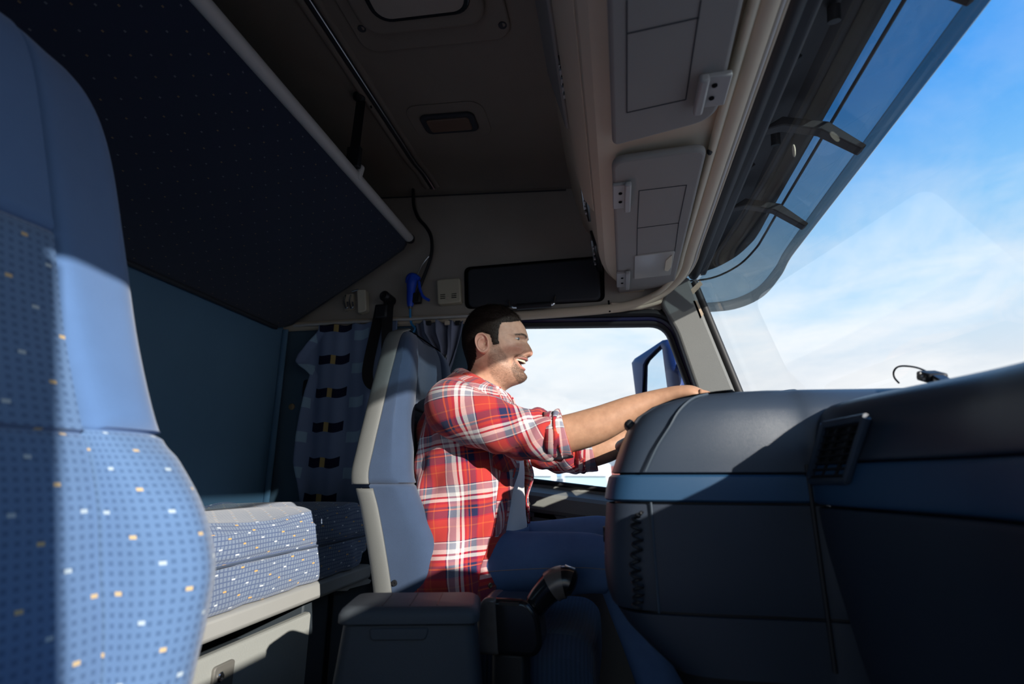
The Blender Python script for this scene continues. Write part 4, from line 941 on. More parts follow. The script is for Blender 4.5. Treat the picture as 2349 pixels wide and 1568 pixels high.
# ================================================================== STEERING WHEEL
WC = Vector((0.225, 1.45, 1.038)); WT = math.radians(15); e1 = Vector((0, 1, 0)); e2 = Vector((math.cos(WT), 0, math.sin(WT))); WN = Vector((-math.sin(WT), 0, math.cos(WT)))
sw = thing('steering_wheel', tuple(WC), 'black steering wheel held by the driver behind the console', 'steering wheel')
WR = 0.225
rim = [tuple(WC + WR * (math.cos(a) * e1 + math.sin(a) * e2)) for a in np.linspace(0, 2 * math.pi, 65)]
MB().tube(rim, 0.015, 14, False, up=tuple(WN)).build('rim', MT['black'], sw)
MB().lathe([(0, 0.0), (0.07, 0.0), (0.085, -0.012), (0.08, -0.04), (0.05, -0.06), (0, -0.06)], tuple(WC - WN * 0.02), tuple(WN), 28).build('hub', MT['black'], sw)
for a in (200, 340, 250, 290):
    a = math.radians(a); d = math.cos(a) * e1 + math.sin(a) * e2
    tube_obj('spoke', [tuple(WC - WN * 0.04 + d * 0.05), tuple(WC - WN * 0.02 + d * 0.15), tuple(WC + d * WR)], [0.02, 0.015, 0.010], MT['black'], sw, squash=0.5, up=tuple(WN))
tube_obj('column', [tuple(WC - WN * 0.06), tuple(WC - WN * 0.40 + Vector((0.1, 0, 0)))], 0.04, MT['black'], sw)

# ================================================================== OUTSIDE
ev = thing('exterior_sun_visor', (0.5, 0.9, 1.62), 'smoked blue exterior sun visor above the windscreen', 'sun visor')
def vpath(x, z, zo): return crom([(x, -0.55, z), (x, 0.4, z), (x, 1.2, z), (x, 1.70, z), (x - 0.002, 1.86, z - 0.005), (x - 0.012, 1.95, z - 0.028 - zo * 0.5), (x - 0.06, 2.03, z - 0.070 - zo), (x - 0.155, 2.065, z - 0.100 - zo), (x - 0.29, 2.07, z - 0.105 - zo)], 6)
lo = vpath(0.625, 1.645, 0.012); mi = vpath(0.600, 1.690, -0.002); hi = vpath(0.552, 1.742, -0.025); hh = vpath(0.50, 1.775, -0.04)
lo2 = vpath(0.610, 1.673, 0.003)
MB().grid([lo2, mi, hi, hh]).build('acrylic_panel', MT['visorext'], ev, solid=0.004)
MB().grid([lo, lo2]).build('lower_edge', glassy('smoked_visor_edge', (0.38, 0.39, 0.39), 1.0, 0.05), ev, solid=0.006)
tube_obj('upper_bead', hi, 0.004, MT['black'], ev, n=6)
# dark mounting tray with brackets, lamps
tray = MB().grid([vpath(0.54, 1.760, -0.04)[:44], vpath(0.47, 1.80, -0.05)[:44], vpath(0.40, 1.79, -0.05)[:44], vpath(0.335, 1.70, -0.05)[:44]]).build('mounting_tray', MT['black'], ev, solid=0.004)
for y in (0.25, 0.80, 1.22, 1.62):
    MB().prism([(0.38, y, 1.73), (0.44, y, 1.765), (0.54, y, 1.735), (0.612, y, 1.660), (0.60, y, 1.650), (0.52, y, 1.715), (0.44, y, 1.74)], (0, 0.03, 0)).build('bracket', MT['rubber'], ev, bevel=0.003)
for y in (0.62, 1.02, 1.42):
    b_ = MB().box((0.395, y, 1.762), (0.06, 0.05, 0.010), Matrix.Rotation(math.radians(-35), 3, 'Y')).build('lamp_plate', MT['pillar'], ev, bevel=0.003)
    MB().box((0.405, y, 1.750), (0.03, 0.022, 0.012), Matrix.Rotation(math.radians(-35), 3, 'Y')).build('lamp_clip', MT['black'], b_, bevel=0.002)
    MB().lathe([(0, 0), (0.012, 0), (0.012, 0.03), (0, 0.03)], (0.455, y - 0.09, 1.79), (0, 0.3, -1), 12).build('marker_lamp', MT['gloss'], ev)
# a worn oval sticker on the glass, labels on the pillar edge
p = at(1818, 346, X=0.36)
tag(MB().prism([(0.362, p.y + 0.007 * math.cos(a), p.z + 0.013 * math.sin(a)) for a in np.linspace(0, 2 * math.pi, 16, endpoint=False)], (0.001, 0, 0)).build('oval_sticker', mat('pale_sticker', (0.75, 0.78, 0.65), 0.6)), 'small pale oval sticker at the top of the windscreen', 'sticker')
for i, (q, lab) in enumerate([([(1584, 664), (1606, 643), (1612, 652), (1590, 675)], 'worn brown paper label at the top corner of the windscreen'), ([(1590, 690), (1598, 688), (1614, 720), (1606, 731)], 'peeling brown label lower on the windscreen seal')]):
    P = [at(a, b, Y=1.945) for a, b in q]
    tag(MB().prism([tuple(k) for k in P], (0, 0.001, 0)).build('paper_label', MT['label']), lab, 'label')
# cab roof skin outside so that no sky leaks in
tag(MB().prism([(x, Y0 - 0.1, z) for x, z in [(-1.5, 2.25), (0.12, 2.20), (0.345, 1.90), (0.325, 1.70), (0.30, 1.67), (0.10, 2.10), (-1.5, 2.24)]], (0, 2.36, 0)).build('trim_4', MT['white']), kind='structure')
# wing mirror beyond the driver's window
wm = thing('wing_mirror', (0.17, 2.3, 0.95), 'blue wing mirror outside the driver window', 'mirror')
OUT = [(1449, 832), (1456, 822), (1490, 800), (1520, 780), (1532, 778), (1545, 800), (1560, 870), (1575, 1000), (1470, 1000), (1461, 930)]
INN = [(1478, 838), (1484, 826), (1504, 804), (1514, 794), (1519, 800), (1524, 840), (1532, 900), (1540, 985), (1478, 985), (1474, 900)]
mN = Vector((-0.80, -0.60, 0.06)).normalized(); mC = at(1500, 880, Y=2.28)
def on_mirror(px, py):
    q = at(px, py, Y=1.0) - CAM; return CAM + q * float(mN.dot(mC - CAM) / mN.dot(q))
A = [on_mirror(a, b) for a, b in OUT]; B = [on_mirror(a, b) for a, b in INN]
shift = Vector((0.10, 0.10, 0))
Cc = sum(A, Vector()) / len(A)
G = [[tuple(b) for b in B], [tuple(b.lerp(a, 0.12) + Vector((0, -0.012, 0))) for a, b in zip(A, B)], [tuple(b.lerp(a, 0.85) + Vector((0, -0.010, 0))) for a, b in zip(A, B)], [tuple(a) for a in A], [tuple(a.lerp(Cc, 0.08) + shift * 0.7) for a in A], [tuple(a.lerp(Cc, 0.45) + shift * 1.2) for a in A]]
MB().grid(G, True, False, True).build('housing', MT['mirrorhouse'], wm, angle=60)
MB().add([tuple(b + Vector((0.004, 0.006, 0))) for b in B], [tuple(range(len(B)))]).build('mirror_glass', MT['mirror'], wm)
tube_obj('arm', [(0.22, 2.28, 1.40), (0.29, 2.16, 1.36), (0.34, 2.04, 1.30)], 0.018, MT['mirrorhouse'], wm)
tube_obj('arm', [(0.22, 2.28, 1.06), (0.30, 2.16, 0.98), (0.38, 2.04, 0.92)], 0.018, MT['mirrorhouse'], wm)
# ground and parked lorries far beyond the driver's window
ground = tag(MB().grid([[(x, y, -1.3) for y in np.linspace(-60, 160, 12)] for x in np.linspace(-120, 120, 12)]).build('ground', MT['asphalt']), kind='structure')
MT['tdark'] = mat('lorry_dark_plastic', (0.06, 0.09, 0.13), 0.5)
def lorry(loc, rz, label, cab_m, box_m=None, h=2.9):
    t = thing('lorry', loc, label, 'truck', 'lorries parked beyond the driver window')
    Rm = Matrix.Rotation(rz, 3, 'Z'); L = Vector(loc)
    def B(name, c, d, m, parent=t, bev=0.05):
        return MB().box(tuple(L + Rm @ Vector(c)), d, Rm).build(name, m, parent, bevel=bev, seg=3)
    # front faces local -Y
    prof = [(-1.0, 0.4), (-1.05, 1.2), (-1.02, 1.45), (-0.86, 2.22), (-0.78, 2.32), (-0.48, h - 0.06), (-0.2, h), (0.9, h), (1.0, h - 0.1), (1.0, 0.4)]
    G = [[tuple(L + Rm @ Vector((x, y + 0.06 * (abs(x) > 1.1), z - 0.05 * (abs(x) > 1.1) * (z > 2)))) for y, z in prof] for x in (-1.22, -1.1, 0, 1.1, 1.22)]
    MB().grid(G, True, True, True).build('cab', cab_m, t, angle=50)
    MB().prism([tuple(L + Rm @ Vector(p)) for p in [(-1.06, -1.005, 1.47), (1.06, -1.005, 1.47), (1.0, -0.865, 2.20), (-1.0, -0.865, 2.20)]], tuple(Rm @ Vector((0, -0.02, 0.006)))).build('windscreen', MT['tglass'], t)
    B('sun_strip', (0, -0.90, 2.27), (2.0, 0.16, 0.05), MT['tgrey'], bev=0.02)
    B('bumper', (0, -1.08, 0.55), (2.4, 0.2, 0.5), MT['tgrey'])
    B('grille', (0, -1.06, 1.25), (1.6, 0.06, 0.6), MT['tgrey'])
    for s in (-1, 1):
        B('wing_mirror', (s * 1.38, -1.0, 1.85), (0.22, 0.14, 0.62), MT['tdark'], bev=0.04)
        B('side_window', (s * 1.21, -0.35, 1.85), (0.06, 0.75, 0.6), MT['tdark'], bev=0.02)
        B('headlight', (s * 0.95, -1.09, 0.85), (0.4, 0.05, 0.2), MT['lampclear'], bev=0.02)
        MB().lathe([(0, -0.15), (0.5, -0.15), (0.5, 0.15), (0, 0.15)], tuple(L + Rm @ Vector((s * 1.05, 0.1, 0.5))), tuple(Rm @ Vector((1, 0, 0))), 24).build('wheel', MT['rubber'], t, bevel=0.03)
    B('roof_vent', (0, 0.2, h + 0.03), (0.9, 0.7, 0.08), MT['tdark'], bev=0.03)
    if box_m: B('trailer', (0, 5.2, 2.1), (2.5, 8.0, 2.6), box_m)
    return t
def gpos(px, y):
    p = at(px, 1100, Y=y); return (p.x, y, -1.3)
lorry(gpos(1345, 27.5), 0.05, 'white lorry cab with teal windscreen seen right of the shirt front', MT['white'], None, 2.90)
lorry(gpos(1212, 25.0), 0.25, 'white lorry cab half hidden behind the open shirt', MT['white'], None, 3.05)
lorry(gpos(1300, 40.0), 0.3, 'pale blue lorry with trailer behind the white lorries', MT['tblue'], MT['tblue'], 3.2)
lorry(gpos(1440, 34.0), -0.1, 'red lorry partly hidden by the centre console', MT['tred'], MT['tgrey'], 2.9)
pole = thing('lamp_post', gpos(1263, 33), 'grey post standing between the parked lorries', 'post')
q = gpos(1263, 33)
tube_obj('shaft', [(q[0], q[1], -1.3), (q[0], q[1], 1.75)], 0.2, MT['tgrey'], pole)
MB().box((q[0], q[1], -1.15), (0.7, 0.7, 0.3)).build('foot', MT['tgrey'], pole, bevel=0.03)

# ================================================================== THE DRIVER
YM = 1.45                                             # his mid-plane
def pz(px, py, y=YM): q = at(px, py, Y=y); return np.array((q.x, q.z))
person = thing('person', (-0.40, YM, 0.58), 'man in an open red plaid shirt, white T-shirt and jeans, smiling as he drives', 'person')
# ---- head and neck: rings between paired points on the front and back of the profile
RINGS = [((1146, 925), (1066, 885), 0.0640, 0), ((1150, 912), (1071, 866), 0.0600, 0), ((1154, 901), (1076, 853), 0.0570, 0), ((1160, 893), (1077, 845), 0.0565, 0.05), ((1172, 886), (1076, 837), 0.0580, 0.2), ((1187, 881), (1074, 829), 0.0620, 0.38), ((1199, 876), (1072, 822), 0.0640, 0.48), ((1205.5, 870), (1069, 814), 0.0660, 0.52), ((1207, 863), (1067, 806), 0.0680, 0.52), ((1203.5, 854), (1065, 798), 0.0705, 0.5), ((1203, 845), (1064, 790), 0.0725, 0.48), ((1205, 836), (1063.5, 782), 0.0740, 0.46), ((1208.5, 827), (1063.5, 774), 0.0755, 0.44), ((1210.5, 818), (1064, 767), 0.0765, 0.42), ((1210.5, 808), (1065.5, 760), 0.0775, 0.4), ((1210, 797), (1068, 753), 0.0780, 0.38), ((1209.6, 785), (1071, 746), 0.0780, 0.36), ((1210.8, 772), (1075, 740), 0.0775, 0.32), ((1207.8, 760), (1080, 734), 0.0740, 0.28), ((1202.5, 748), (1086, 728), 0.0715, 0.22), ((1195, 738), (1093, 723), 0.0665, 0.15), ((1184, 728.5), (1101, 718.5), 0.0585, 0.08), ((1171, 720), (1111, 714.5), 0.0460, 0), ((1157, 714), (1123, 712), 0.0290, 0), ((1142, 711.5), (1138, 711.3), 0.0040, 0)]
tab = np.array([[*pz(*f), *pz(*b), w, t] for f, b, w, t in RINGS])
tab = crom(tab, 8)
NC = 176
# columns concentrated at the face
tt = np.linspace(-1, 1, NC, endpoint=False); phi = np.pi * np.sign(tt) * (0.55 * np.abs(tt) + 0.45 * np.abs(tt) ** 2.2)
H = np.zeros((len(tab), NC, 3))
for i, (fx, fz, bx_, bz, w, tp) in enumerate(tab):
    mx, mz = (fx + bx_) / 2, (fz + bz) / 2; ax, az = (fx - bx_) / 2, (fz - bz) / 2
    c, s = np.cos(phi), np.sin(phi)
    cc = np.sign(c) * np.abs(c) ** 0.92; ss = np.sign(s) * np.abs(s) ** 0.90
    y = w * ss * (1 - tp * np.clip(c, 0, 1) ** 1.3)
    H[i, :, 0] = mx + ax * cc; H[i, :, 1] = y; H[i, :, 2] = mz + az * cc
base = H.copy()
def g(d, s): return np.exp(-(d / s) ** 2)
X, Yh, Z = H[..., 0], H[..., 1], H[..., 2]
yy = np.abs(Yh); front = np.clip((np.cos(phi)[None, :] - 0.05) / 0.25, 0, 1)
Pf = lambda px, py, y: np.array([at(px, py, Y=YM - y).x, y, at(px, py, Y=YM - y).z])
dx = np.zeros_like(X); dy = np.zeros_like(X); dz = np.zeros_like(X)
# nose ridge: traced profile against the base face
nz = np.array([pz(*q) for q in [(1209.6, 785), (1214.3, 791.5), (1219.8, 801.5), (1222.4, 808), (1221.5, 813), (1217.5, 817.2), (1211, 818.5), (1210.5, 820)]])
order = np.argsort(nz[:, 1]); mid = np.argmin(np.abs(phi))
bx0 = np.interp(Z, tab[np.argsort(tab[:, 1]), 1], tab[np.argsort(tab[:, 1]), 0])
dn = np.interp(Z, nz[order, 1], nz[order, 0], left=0, right=0) - np.interp(Z, tab[np.argsort(tab[:, 1]), 1], tab[np.argsort(tab[:, 1]), 0])
zt_, zb_ = nz[0, 1], nz[-1, 1]
inn = (Z < zt_) & (Z > zb_)
kz = np.clip((zt_ - Z) / (zt_ - zb_), 0, 1)
sig = 0.0065 + 0.0075 * kz ** 1.3
dx += np.where(inn, np.clip(dn, 0, 0.03), 0) * g(yy, sig) * front
def bump(P, A, sy, sz, kx=1.0, ky=0.0, kzz=0.0):
    global dx, dy, dz
    k = A * g(yy - P[1], sy) * g(Z - P[2], sz) * front
    dx += k * kx; dy += k * ky * np.sign(Yh); dz += k * kzz
wing = Pf(1201, 809, 0.0135); eye = Pf(1187, 777.5, 0.031); brow = Pf(1186, 769.5, 0.030); cheek = Pf(1180, 797, 0.040); mc = Pf(1179, 823.5, 0.029)
bump(wing, 0.0075, 0.0052, 0.0065); bump(wing - np.array((0, 0, 0.0085)), -0.003, 0.0035, 0.0025)
bump(eye, -0.0075, 0.0145, 0.0075); bump(Pf(1200, 782, 0.013), -0.0025, 0.006, 0.009)
bump(brow, 0.0045, 0.018, 0.0048); bump(cheek, 0.0065, 0.016, 0.0115, 1.0, 0.5); bump(Pf(1150, 800, .06), -0.003, 0.02, 0.02, 0.3, 1.0)
bump(eye + np.array((0, 0, -0.0075)), 0.0032, 0.012, 0.0028)          # lower lid pushed up by the smile
bump(eye + np.array((0, 0, 0.0062)), 0.0030, 0.013, 0.0026)           # upper lid fold
# chin and lips
bump(Pf(1207, 864, 0.0), 0.0025, 0.012, 0.009); bump(Pf(1203, 852, 0), -0.0025, 0.014, 0.004)
# fold from nostril to mouth corner
def seg_d(a, b):
    ay, az_ = a; by, bz_ = b; vy, vz = by - ay, bz_ - az_; t = np.clip(((yy - ay) * vy + (Z - az_) * vz) / (vy * vy + vz * vz), 0, 1)
    return np.hypot(yy - ay - t * vy, Z - az_ - t * vz)
f0 = (wing[1] + 0.004, wing[2] + 0.004); f1 = (mc[1] + 0.006, mc[2] + 0.004); f2 = (mc[1] + 0.009, mc[2] - 0.014)
for a_, b_, A in ((f0, f1, 0.0042), (f1, f2, 0.0035)): dx -= A * g(seg_d(a_, b_), 0.0032) * front; dy -= 0.4 * A * g(seg_d(a_, b_), 0.0032) * front * np.sign(Yh)
# crow's feet
for k in range(3):
    a_ = (eye[1] + 0.014, eye[2] + 0.001 - 0.003 * k); b_ = (eye[1] + 0.026, eye[2] + 0.006 - 0.006 * k)
    dx -= 0.0011 * g(seg_d(a_, b_), 0.0016) * front
# open smiling mouth
Z1, Z2 = Pf(1208.5, 827.0, 0)[2], Pf(1203.5, 844.5, 0)[2]; ZCn = mc[2] + 0.001; mw = 0.0325
q = np.clip(yy / mw, 0, 1.3)
zu = Z1 + (ZCn + 0.0005 - Z1) * q ** 1.7; zl = Z2 + (ZCn - 0.0015 - Z2) * q ** 2.6
zm = (zu + zl) / 2; hm = np.maximum((zu - zl) / 2, 1e-4)
inside = np.clip(1 - ((Z - zm) / hm) ** 4, 0, 1) * (yy < mw) * front
H0 = H.copy(); H0[..., 0] += dx; H0[..., 1] += dy; H0[..., 2] += dz
dx -= 0.014 * np.clip(inside * 1.8, 0, 1)
lipu = g(Z - zu - 0.0022, 0.0026) * (yy < mw + .004) * front; lipl = g(Z - zl + 0.0030, 0.0034) * (yy < mw + .003) * front
taper = np.clip(1 - (yy / (mw + 0.004)) ** 2, 0, 1)
dx += 0.0024 * lipu * taper ** 0.5 + 0.0030 * lipl * taper ** 0.5
H[..., 0] += dx; H[..., 1] += dy; H[..., 2] += dz
# ---- colours (skin, stubble, lips, brows) stored on the mesh
def inpoly(px, py, poly):
    poly = np.array(poly); x0, y0 = poly[:, 0], poly[:, 1]; x1, y1 = np.roll(x0, -1), np.roll(y0, -1); r = np.zeros(px.shape, bool)
    for a, b, c, d in zip(x0, y0, x1, y1):
        cond = ((b > py) != (d > py)) & (px < (c - a) * (py - b) / (d - b + 1e-12) + a); r ^= cond
    return r
def soft_dist(px, py, poly):
    """signed distance (photo px, + inside) to a side-view outline"""
    P = np.array(poly, float); Q = np.roll(P, -1, 0); best = np.full(px.shape, 1e9)
    for a, b in zip(P, Q):
        v = b - a; t = np.clip(((px - a[0]) * v[0] + (py - a[1]) * v[1]) / (v @ v), 0, 1); best = np.minimum(best, np.hypot(px - a[0] - t * v[0], py - a[1] - t * v[1]))
    return np.where(inpoly(px, py, poly), best, -best)
Rm = np.array([cR, cU, cF])
def side_view(P):
    """coordinates in a side view of the head, the far half mirrored onto the near one"""
    Q = P.copy(); Q[..., 1] = YM - np.abs(Q[..., 1]); v = (Q - np.array(CAM)) @ Rm.T
    return CXP + FPX * v[..., 0] / v[..., 2], CYP - FPX * v[..., 1] / v[..., 2]
sx, sy = side_view(H)
HAIR = [(1201, 733), (1190, 735), (1176, 737), (1163, 738), (1152, 738), (1147, 745), (1144, 757), (1143, 772), (1144, 788), (1131, 790), (1127, 775), (1124, 766), (1106, 760), (1090, 770), (1092, 800), (1092, 820), (1084, 840), (1078, 852), (1050, 852), (1045, 770), (1050, 720), (1095, 690), (1160, 690), (1200, 705)]
BEARD = [(1128, 786), (1145, 785), (1149, 797), (1160, 812), (1170, 833), (1177, 842), (1180, 838), (1177, 822), (1180, 813), (1192, 811), (1200, 816), (1214, 817), (1215, 826), (1204, 826), (1185, 820), (1181, 826), (1196, 842), (1206, 846), (1212, 866), (1204, 880), (1180, 890), (1160, 893), (1140, 880), (1126, 862), (1118, 838), (1120, 812)]
GOAT = [(1178, 820), (1184, 811), (1198, 812), (1205, 817), (1214, 817), (1214, 826), (1206, 827), (1184, 819), (1182, 828), (1190, 840), (1203, 848), (1214, 860), (1208, 880), (1190, 880), (1178, 862), (1172, 845)]
hd = soft_dist(sx, sy, HAIR); bd = soft_dist(sx, sy, BEARD); gd_ = soft_dist(sx, sy, GOAT)
nz_ = rng.normal(0, 1, X.shape)
skin = np.array((0.62, 0.36, 0.25)); dark = np.array((0.055, 0.036, 0.026)); pink = np.array((0.62, 0.26, 0.21)); lipc = np.array((0.55, 0.19, 0.17))
col = np.tile(skin, X.shape + (1,))
def blend(m, c):
    global col
    m = np.clip(m, 0, 1)[..., None]; col = col * (1 - m) + np.array(c) * m
blend(0.35 * g(yy - cheek[1], 0.02) * g(Z - cheek[2], 0.013) * front, pink); blend(0.4 * g(yy, 0.012) * g(Z - wing[2], 0.010) * front, pink)
blend(np.clip(bd / 5 + 0.35, 0, 1) * (0.36 + 0.10 * nz_), dark); blend(np.clip(gd_ / 3.5 + 0.4, 0, 1) * (0.52 + 0.10 * nz_), dark)
blend(np.clip(hd / 3 + 0.5, 0, 1) * 0.93, (0.020, 0.014, 0.011))
bl = np.maximum(g(seg_d((0.013, brow[2] - 0.0015), (0.032, brow[2] + 0.002)), 0.0036), g(seg_d((0.032, brow[2] + 0.002), (0.046, brow[2] - 0.001)), 0.0028)) * front
blend(bl * (0.82 + 0.12 * nz_), dark)
nos = Pf(1210, 815.5, 0.0075)
blend(0.75 * g(yy - nos[1], 0.0035) * g(Z - nos[2], 0.0026) * front, (0.10, 0.03, 0.02))
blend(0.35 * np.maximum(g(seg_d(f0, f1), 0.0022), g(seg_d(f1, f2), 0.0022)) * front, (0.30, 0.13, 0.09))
blend(np.clip(lipl * 1.1, 0, 0.9) * taper, lipc); blend(np.clip(lipu * 1.1, 0, 0.85) * taper, lipc)
blend((inside > 0.25) * 1.0, (0.10, 0.012, 0.012))
lid = g((Z - eye[2]) / 0.0017, 1.0) * g(yy - eye[1], 0.0105) * front
blend(lid * 0.55, (0.10, 0.05, 0.04))
H[..., 1] += YM
# ---- torso, arms and hands belong to the same body mesh
class Body:
    def __init__(s): s.v = []; s.f = []; s.c = []
    def grid(s, G, c, capa=False, capb=False):
        G = np.asarray(G); n, m = G.shape[:2]; o = len(s.v); s.v += [tuple(p) for p in G.reshape(-1, 3)]
        s.c += [tuple(k) for k in (c.reshape(-1, 3) if hasattr(c, 'shape') and c.ndim == 3 else np.tile(np.array(c), (n * m, 1)))]
        for i in range(n - 1):
            for j in range(m): s.f.append((o + i * m + j, o + i * m + (j + 1) % m, o + (i + 1) * m + (j + 1) % m, o + (i + 1) * m + j))
        if capa: s.f.append(tuple(o + j for j in range(m - 1, -1, -1)))
        if capb: s.f.append(tuple(o + (n - 1) * m + j for j in range(m)))
    def limb(s, pts, rad, c, n=18, k=6, sq=1.0, up=(0, 0, 1)):
        if not np.isscalar(sq): sq = crom(np.array(sq, float)[:, None], k)[:, 0]
        P = crom(pts, k); R_ = crom(np.array(rad, float)[:, None], k)[:, 0]
        m = MB().tube(P, np.maximum(R_, 1e-4), n, True, sq, up); o = len(s.v)
        s.v += m.v; s.f += [tuple(i + o for i in f) for f in m.f]; s.c += [tuple(c)] * len(m.v)
bd_ = Body(); bd_.grid(H, col, True, True)
sk = tuple(skin); arm = (0.53, 0.30, 0.19)
tors = [(-.395, 1.14, .06, .07), (-.40, 1.12, .08, .15), (-.405, 1.08, .10, .185), (-.405, 1.0, .115, .18), (-.405, .88, .115, .165), (-.40, .76, .12, .165), (-.40, .66, .12, .17)]
T_ = crom(tors, 5)
bd_.grid([[(cx + a * math.cos(t), YM + b * math.sin(t), z) for t in np.linspace(0, 2 * math.pi, 40, endpoint=False)] for cx, z, a, b in T_], sk, True, True)
def arm_hand(s):
    yS, yE, yW = YM + s * 0.20, YM + s * 0.235, YM + s * 0.225
    if s < 0: P = [(-.40, yS, 1.075), (-.30, yE, 1.025), (-.165, yE, .992), (-.11, yE + .003, .998), (-.04, yE + .006, 1.018), (.035, yW, 1.051), (.085, yW, 1.070), (.118, yW, 1.079)]
    else: P = [(-.40, yS, 1.075), (-.28, yE - .02, 1.0), (-.15, yE - .03, .968), (-.09, yE - .03, .972), (-.02, yE - .025, .992), (.04, yW, 1.022), (.085, yW, 1.048), (.118, yW, 1.062)]
    w = Vector(P[-1]); gx, gz_ = 0.178, 1.046                           # rim under the palm
    palm = [tuple(w + Vector(k)) for k in ((.024, 0, .005), (.050, 0, .004), (.072, 0, -.004))]
    bd_.limb(P + palm, [.050, .046, .043, .0435, .041, .034, .0285, .030, .036, .040, .036], arm, 20, 6, [1, 1, 1, 1, 1, .92, .80, .66, .50, .46, .44])
    for k in range(4):
        off = (k - 1.5) * 0.0195; Lk = [0.92, 1.0, 0.97, 0.8][k if s < 0 else 3 - k]
        o = w + Vector((.068 - .004 * abs(k - 1.5), off, .0))
        bd_.limb([tuple(o), tuple(o + Vector((.024 * Lk, 0, -.008))), tuple(o + Vector((.034 * Lk, 0, -.028 * Lk))), tuple(o + Vector((.020 * Lk, 0, -.046 * Lk))), tuple(o + Vector((.000, 0, -.050 * Lk)))], [.0098, .0096, .0088, .0080, .0066], arm, 12, 5)
    ty = -s
    o = w + Vector((.014, ty * .022, -.002))
    bd_.limb([tuple(o), tuple(o + Vector((.022, ty * .018, -.010))), tuple(o + Vector((.044, ty * .022, -.016))), tuple(o + Vector((.064, ty * .018, -.020)))], [.014, .0125, .0108, .008], arm, 12, 5)
arm_hand(-1); arm_hand(1)
me = bpy.data.meshes.new('body'); me.from_pydata(bd_.v, [], bd_.f); me.update()
ca = me.color_attributes.new('Col', 'FLOAT_COLOR', 'POINT')
cc_ = np.ones((len(bd_.v), 4)); cc_[:, :3] = np.array(bd_.c); ca.data.foreach_set('color', cc_.ravel())
bm = bmesh.new(); bm.from_mesh(me); bmesh.ops.recalc_face_normals(bm, faces=bm.faces); bm.to_mesh(me); bm.free(); me.shade_smooth()
def skin_mat():
    m = bpy.data.materials.new('skin'); m.use_nodes = True; t = NT(m.node_tree); b = t.n['Principled BSDF']
    a = t.add('ShaderNodeAttribute', attribute_name='Col'); tc = t.add('ShaderNodeTexCoord')
    n = t.noise(tc.outputs['Object'], 60.0, 4.0, 0.6); n2 = t.noise(tc.outputs['Object'], 900.0, 2.0)
    c = t.mix(0.35, a.outputs['Color'], t.mix(1.0, a.outputs['Color'], t.ramp(n, [(0.3, (0.62, 0.52, 0.47)), (0.7, (1.2, 1.18, 1.16))]), 'MULTIPLY'))
    t.put(b.inputs['Base Color'], c); b.inputs['Roughness'].default_value = 0.50; b.inputs['Specular IOR Level'].default_value = 0.35
    b.inputs['Subsurface Weight'].default_value = 0.12; b.inputs['Subsurface Radius'].default_value = (0.012, 0.004, 0.002); b.inputs['Subsurface Scale'].default_value = 0.6
    q = t.add('ShaderNodeBump'); q.inputs['Strength'].default_value = 0.25; q.inputs['Distance'].default_value = 0.001; t.put(q.inputs['Height'], t.m('ADD', n2, t.m('MULTIPLY', n, 0.5))); t.put(b.inputs['Normal'], q.outputs[0])
    return m
me.materials.append(skin_mat()); body = bpy.data.objects.new('body', me); C.objects.link(body); set_parent(body, person)
# ---- eyes, teeth, ears
MT['eye'] = mat('eye_white', (0.62, 0.58, 0.55), 0.2, 0.5); MT['iris'] = mat('grey_blue_iris', (0.06, 0.09, 0.11), 0.15, 0.5); MT['teeth'] = mat('teeth', (0.66, 0.58, 0.43), 0.3, 0.5); MT['gum'] = mat('gum', (0.35, 0.07, 0.06), 0.4, 0.4)
for s in (-1, 1):
    j = np.argmin((H[..., 1] - YM - s * eye[1]) ** 2 + (H[..., 2] - eye[2]) ** 2 + (X < eye[0] - 0.03) * 1.0); ex = H.reshape(-1, 3)[j]
    n_ = 14; r_ = 0.0105; cen = np.array((ex[0] - r_ + 0.0022, YM + s * eye[1], eye[2]))
    G = [[cen + np.array((r_ * math.sin(a) * math.cos(t) * 1.0, r_ * math.sin(a) * math.sin(t) * 1.1, r_ * 0.36 * math.cos(a))) for t in np.linspace(0, 2 * np.pi, 20, endpoint=False)] for a in np.linspace(0.05, np.pi - 0.05, n_)]
    eb = MB().grid(G, True, True, True).build('eye', MT['eye'], body)
    d = np.array((0.93, s * 0.36, 0)); d /= np.linalg.norm(d)
    MB().lathe([(0, 0.0012), (0.0026, 0.0011), (0.0036, 0.0003), (0.0034, -0.001)], tuple(cen + d * r_ * 1.0), tuple(d), 16).build('iris', MT['iris'], eb)
ths = []
def face_x(y, z):
    k = np.argmin((np.abs(H0[..., 1]) - abs(y)) ** 2 + (H0[..., 2] - z) ** 2 + (H0[..., 0] < -0.32) * 1.0); return H0.reshape(-1, 3)[k, 0]
for k in range(-6, 6):
    t = (k + 0.5) / 6.3; y = t * mw * 0.97; zt = Z1 + (ZCn - Z1) * abs(t) ** 1.7; hgt = 0.0098 * (1 - 0.42 * abs(t) ** 1.5); wd = 0.0047 * (1.22 - 0.42 * abs(t))
    xi = face_x(y, zt) - 0.0042; sl = (face_x(abs(y) + 0.003, zt) - face_x(max(0, abs(y) - 0.003), zt)) / 0.006 * (1 if y > 0 else -1)
    o = [(xi + sl * a, YM + y + a, zt + 0.0022 - (b + 0.5) * hgt) for a, b in rrect(wd, 1.0, 0.0018, 3)]
    ths.append(o)
mb = MB()
for o in ths: mb.prism(o, (-0.004, 0, 0))
mb.build('teeth', MT['teeth'], body, bevel=0.0012)
low = [(face_x(y, Z2) - 0.0095, YM + y, Z2 + (ZCn - Z2) * abs(y / mw) ** 2.6 + 0.0025) for y in np.linspace(-0.017, 0.017, 11)]
MB().tube(low, 0.0035, 8).build('lower_teeth', MT['teeth'], body)
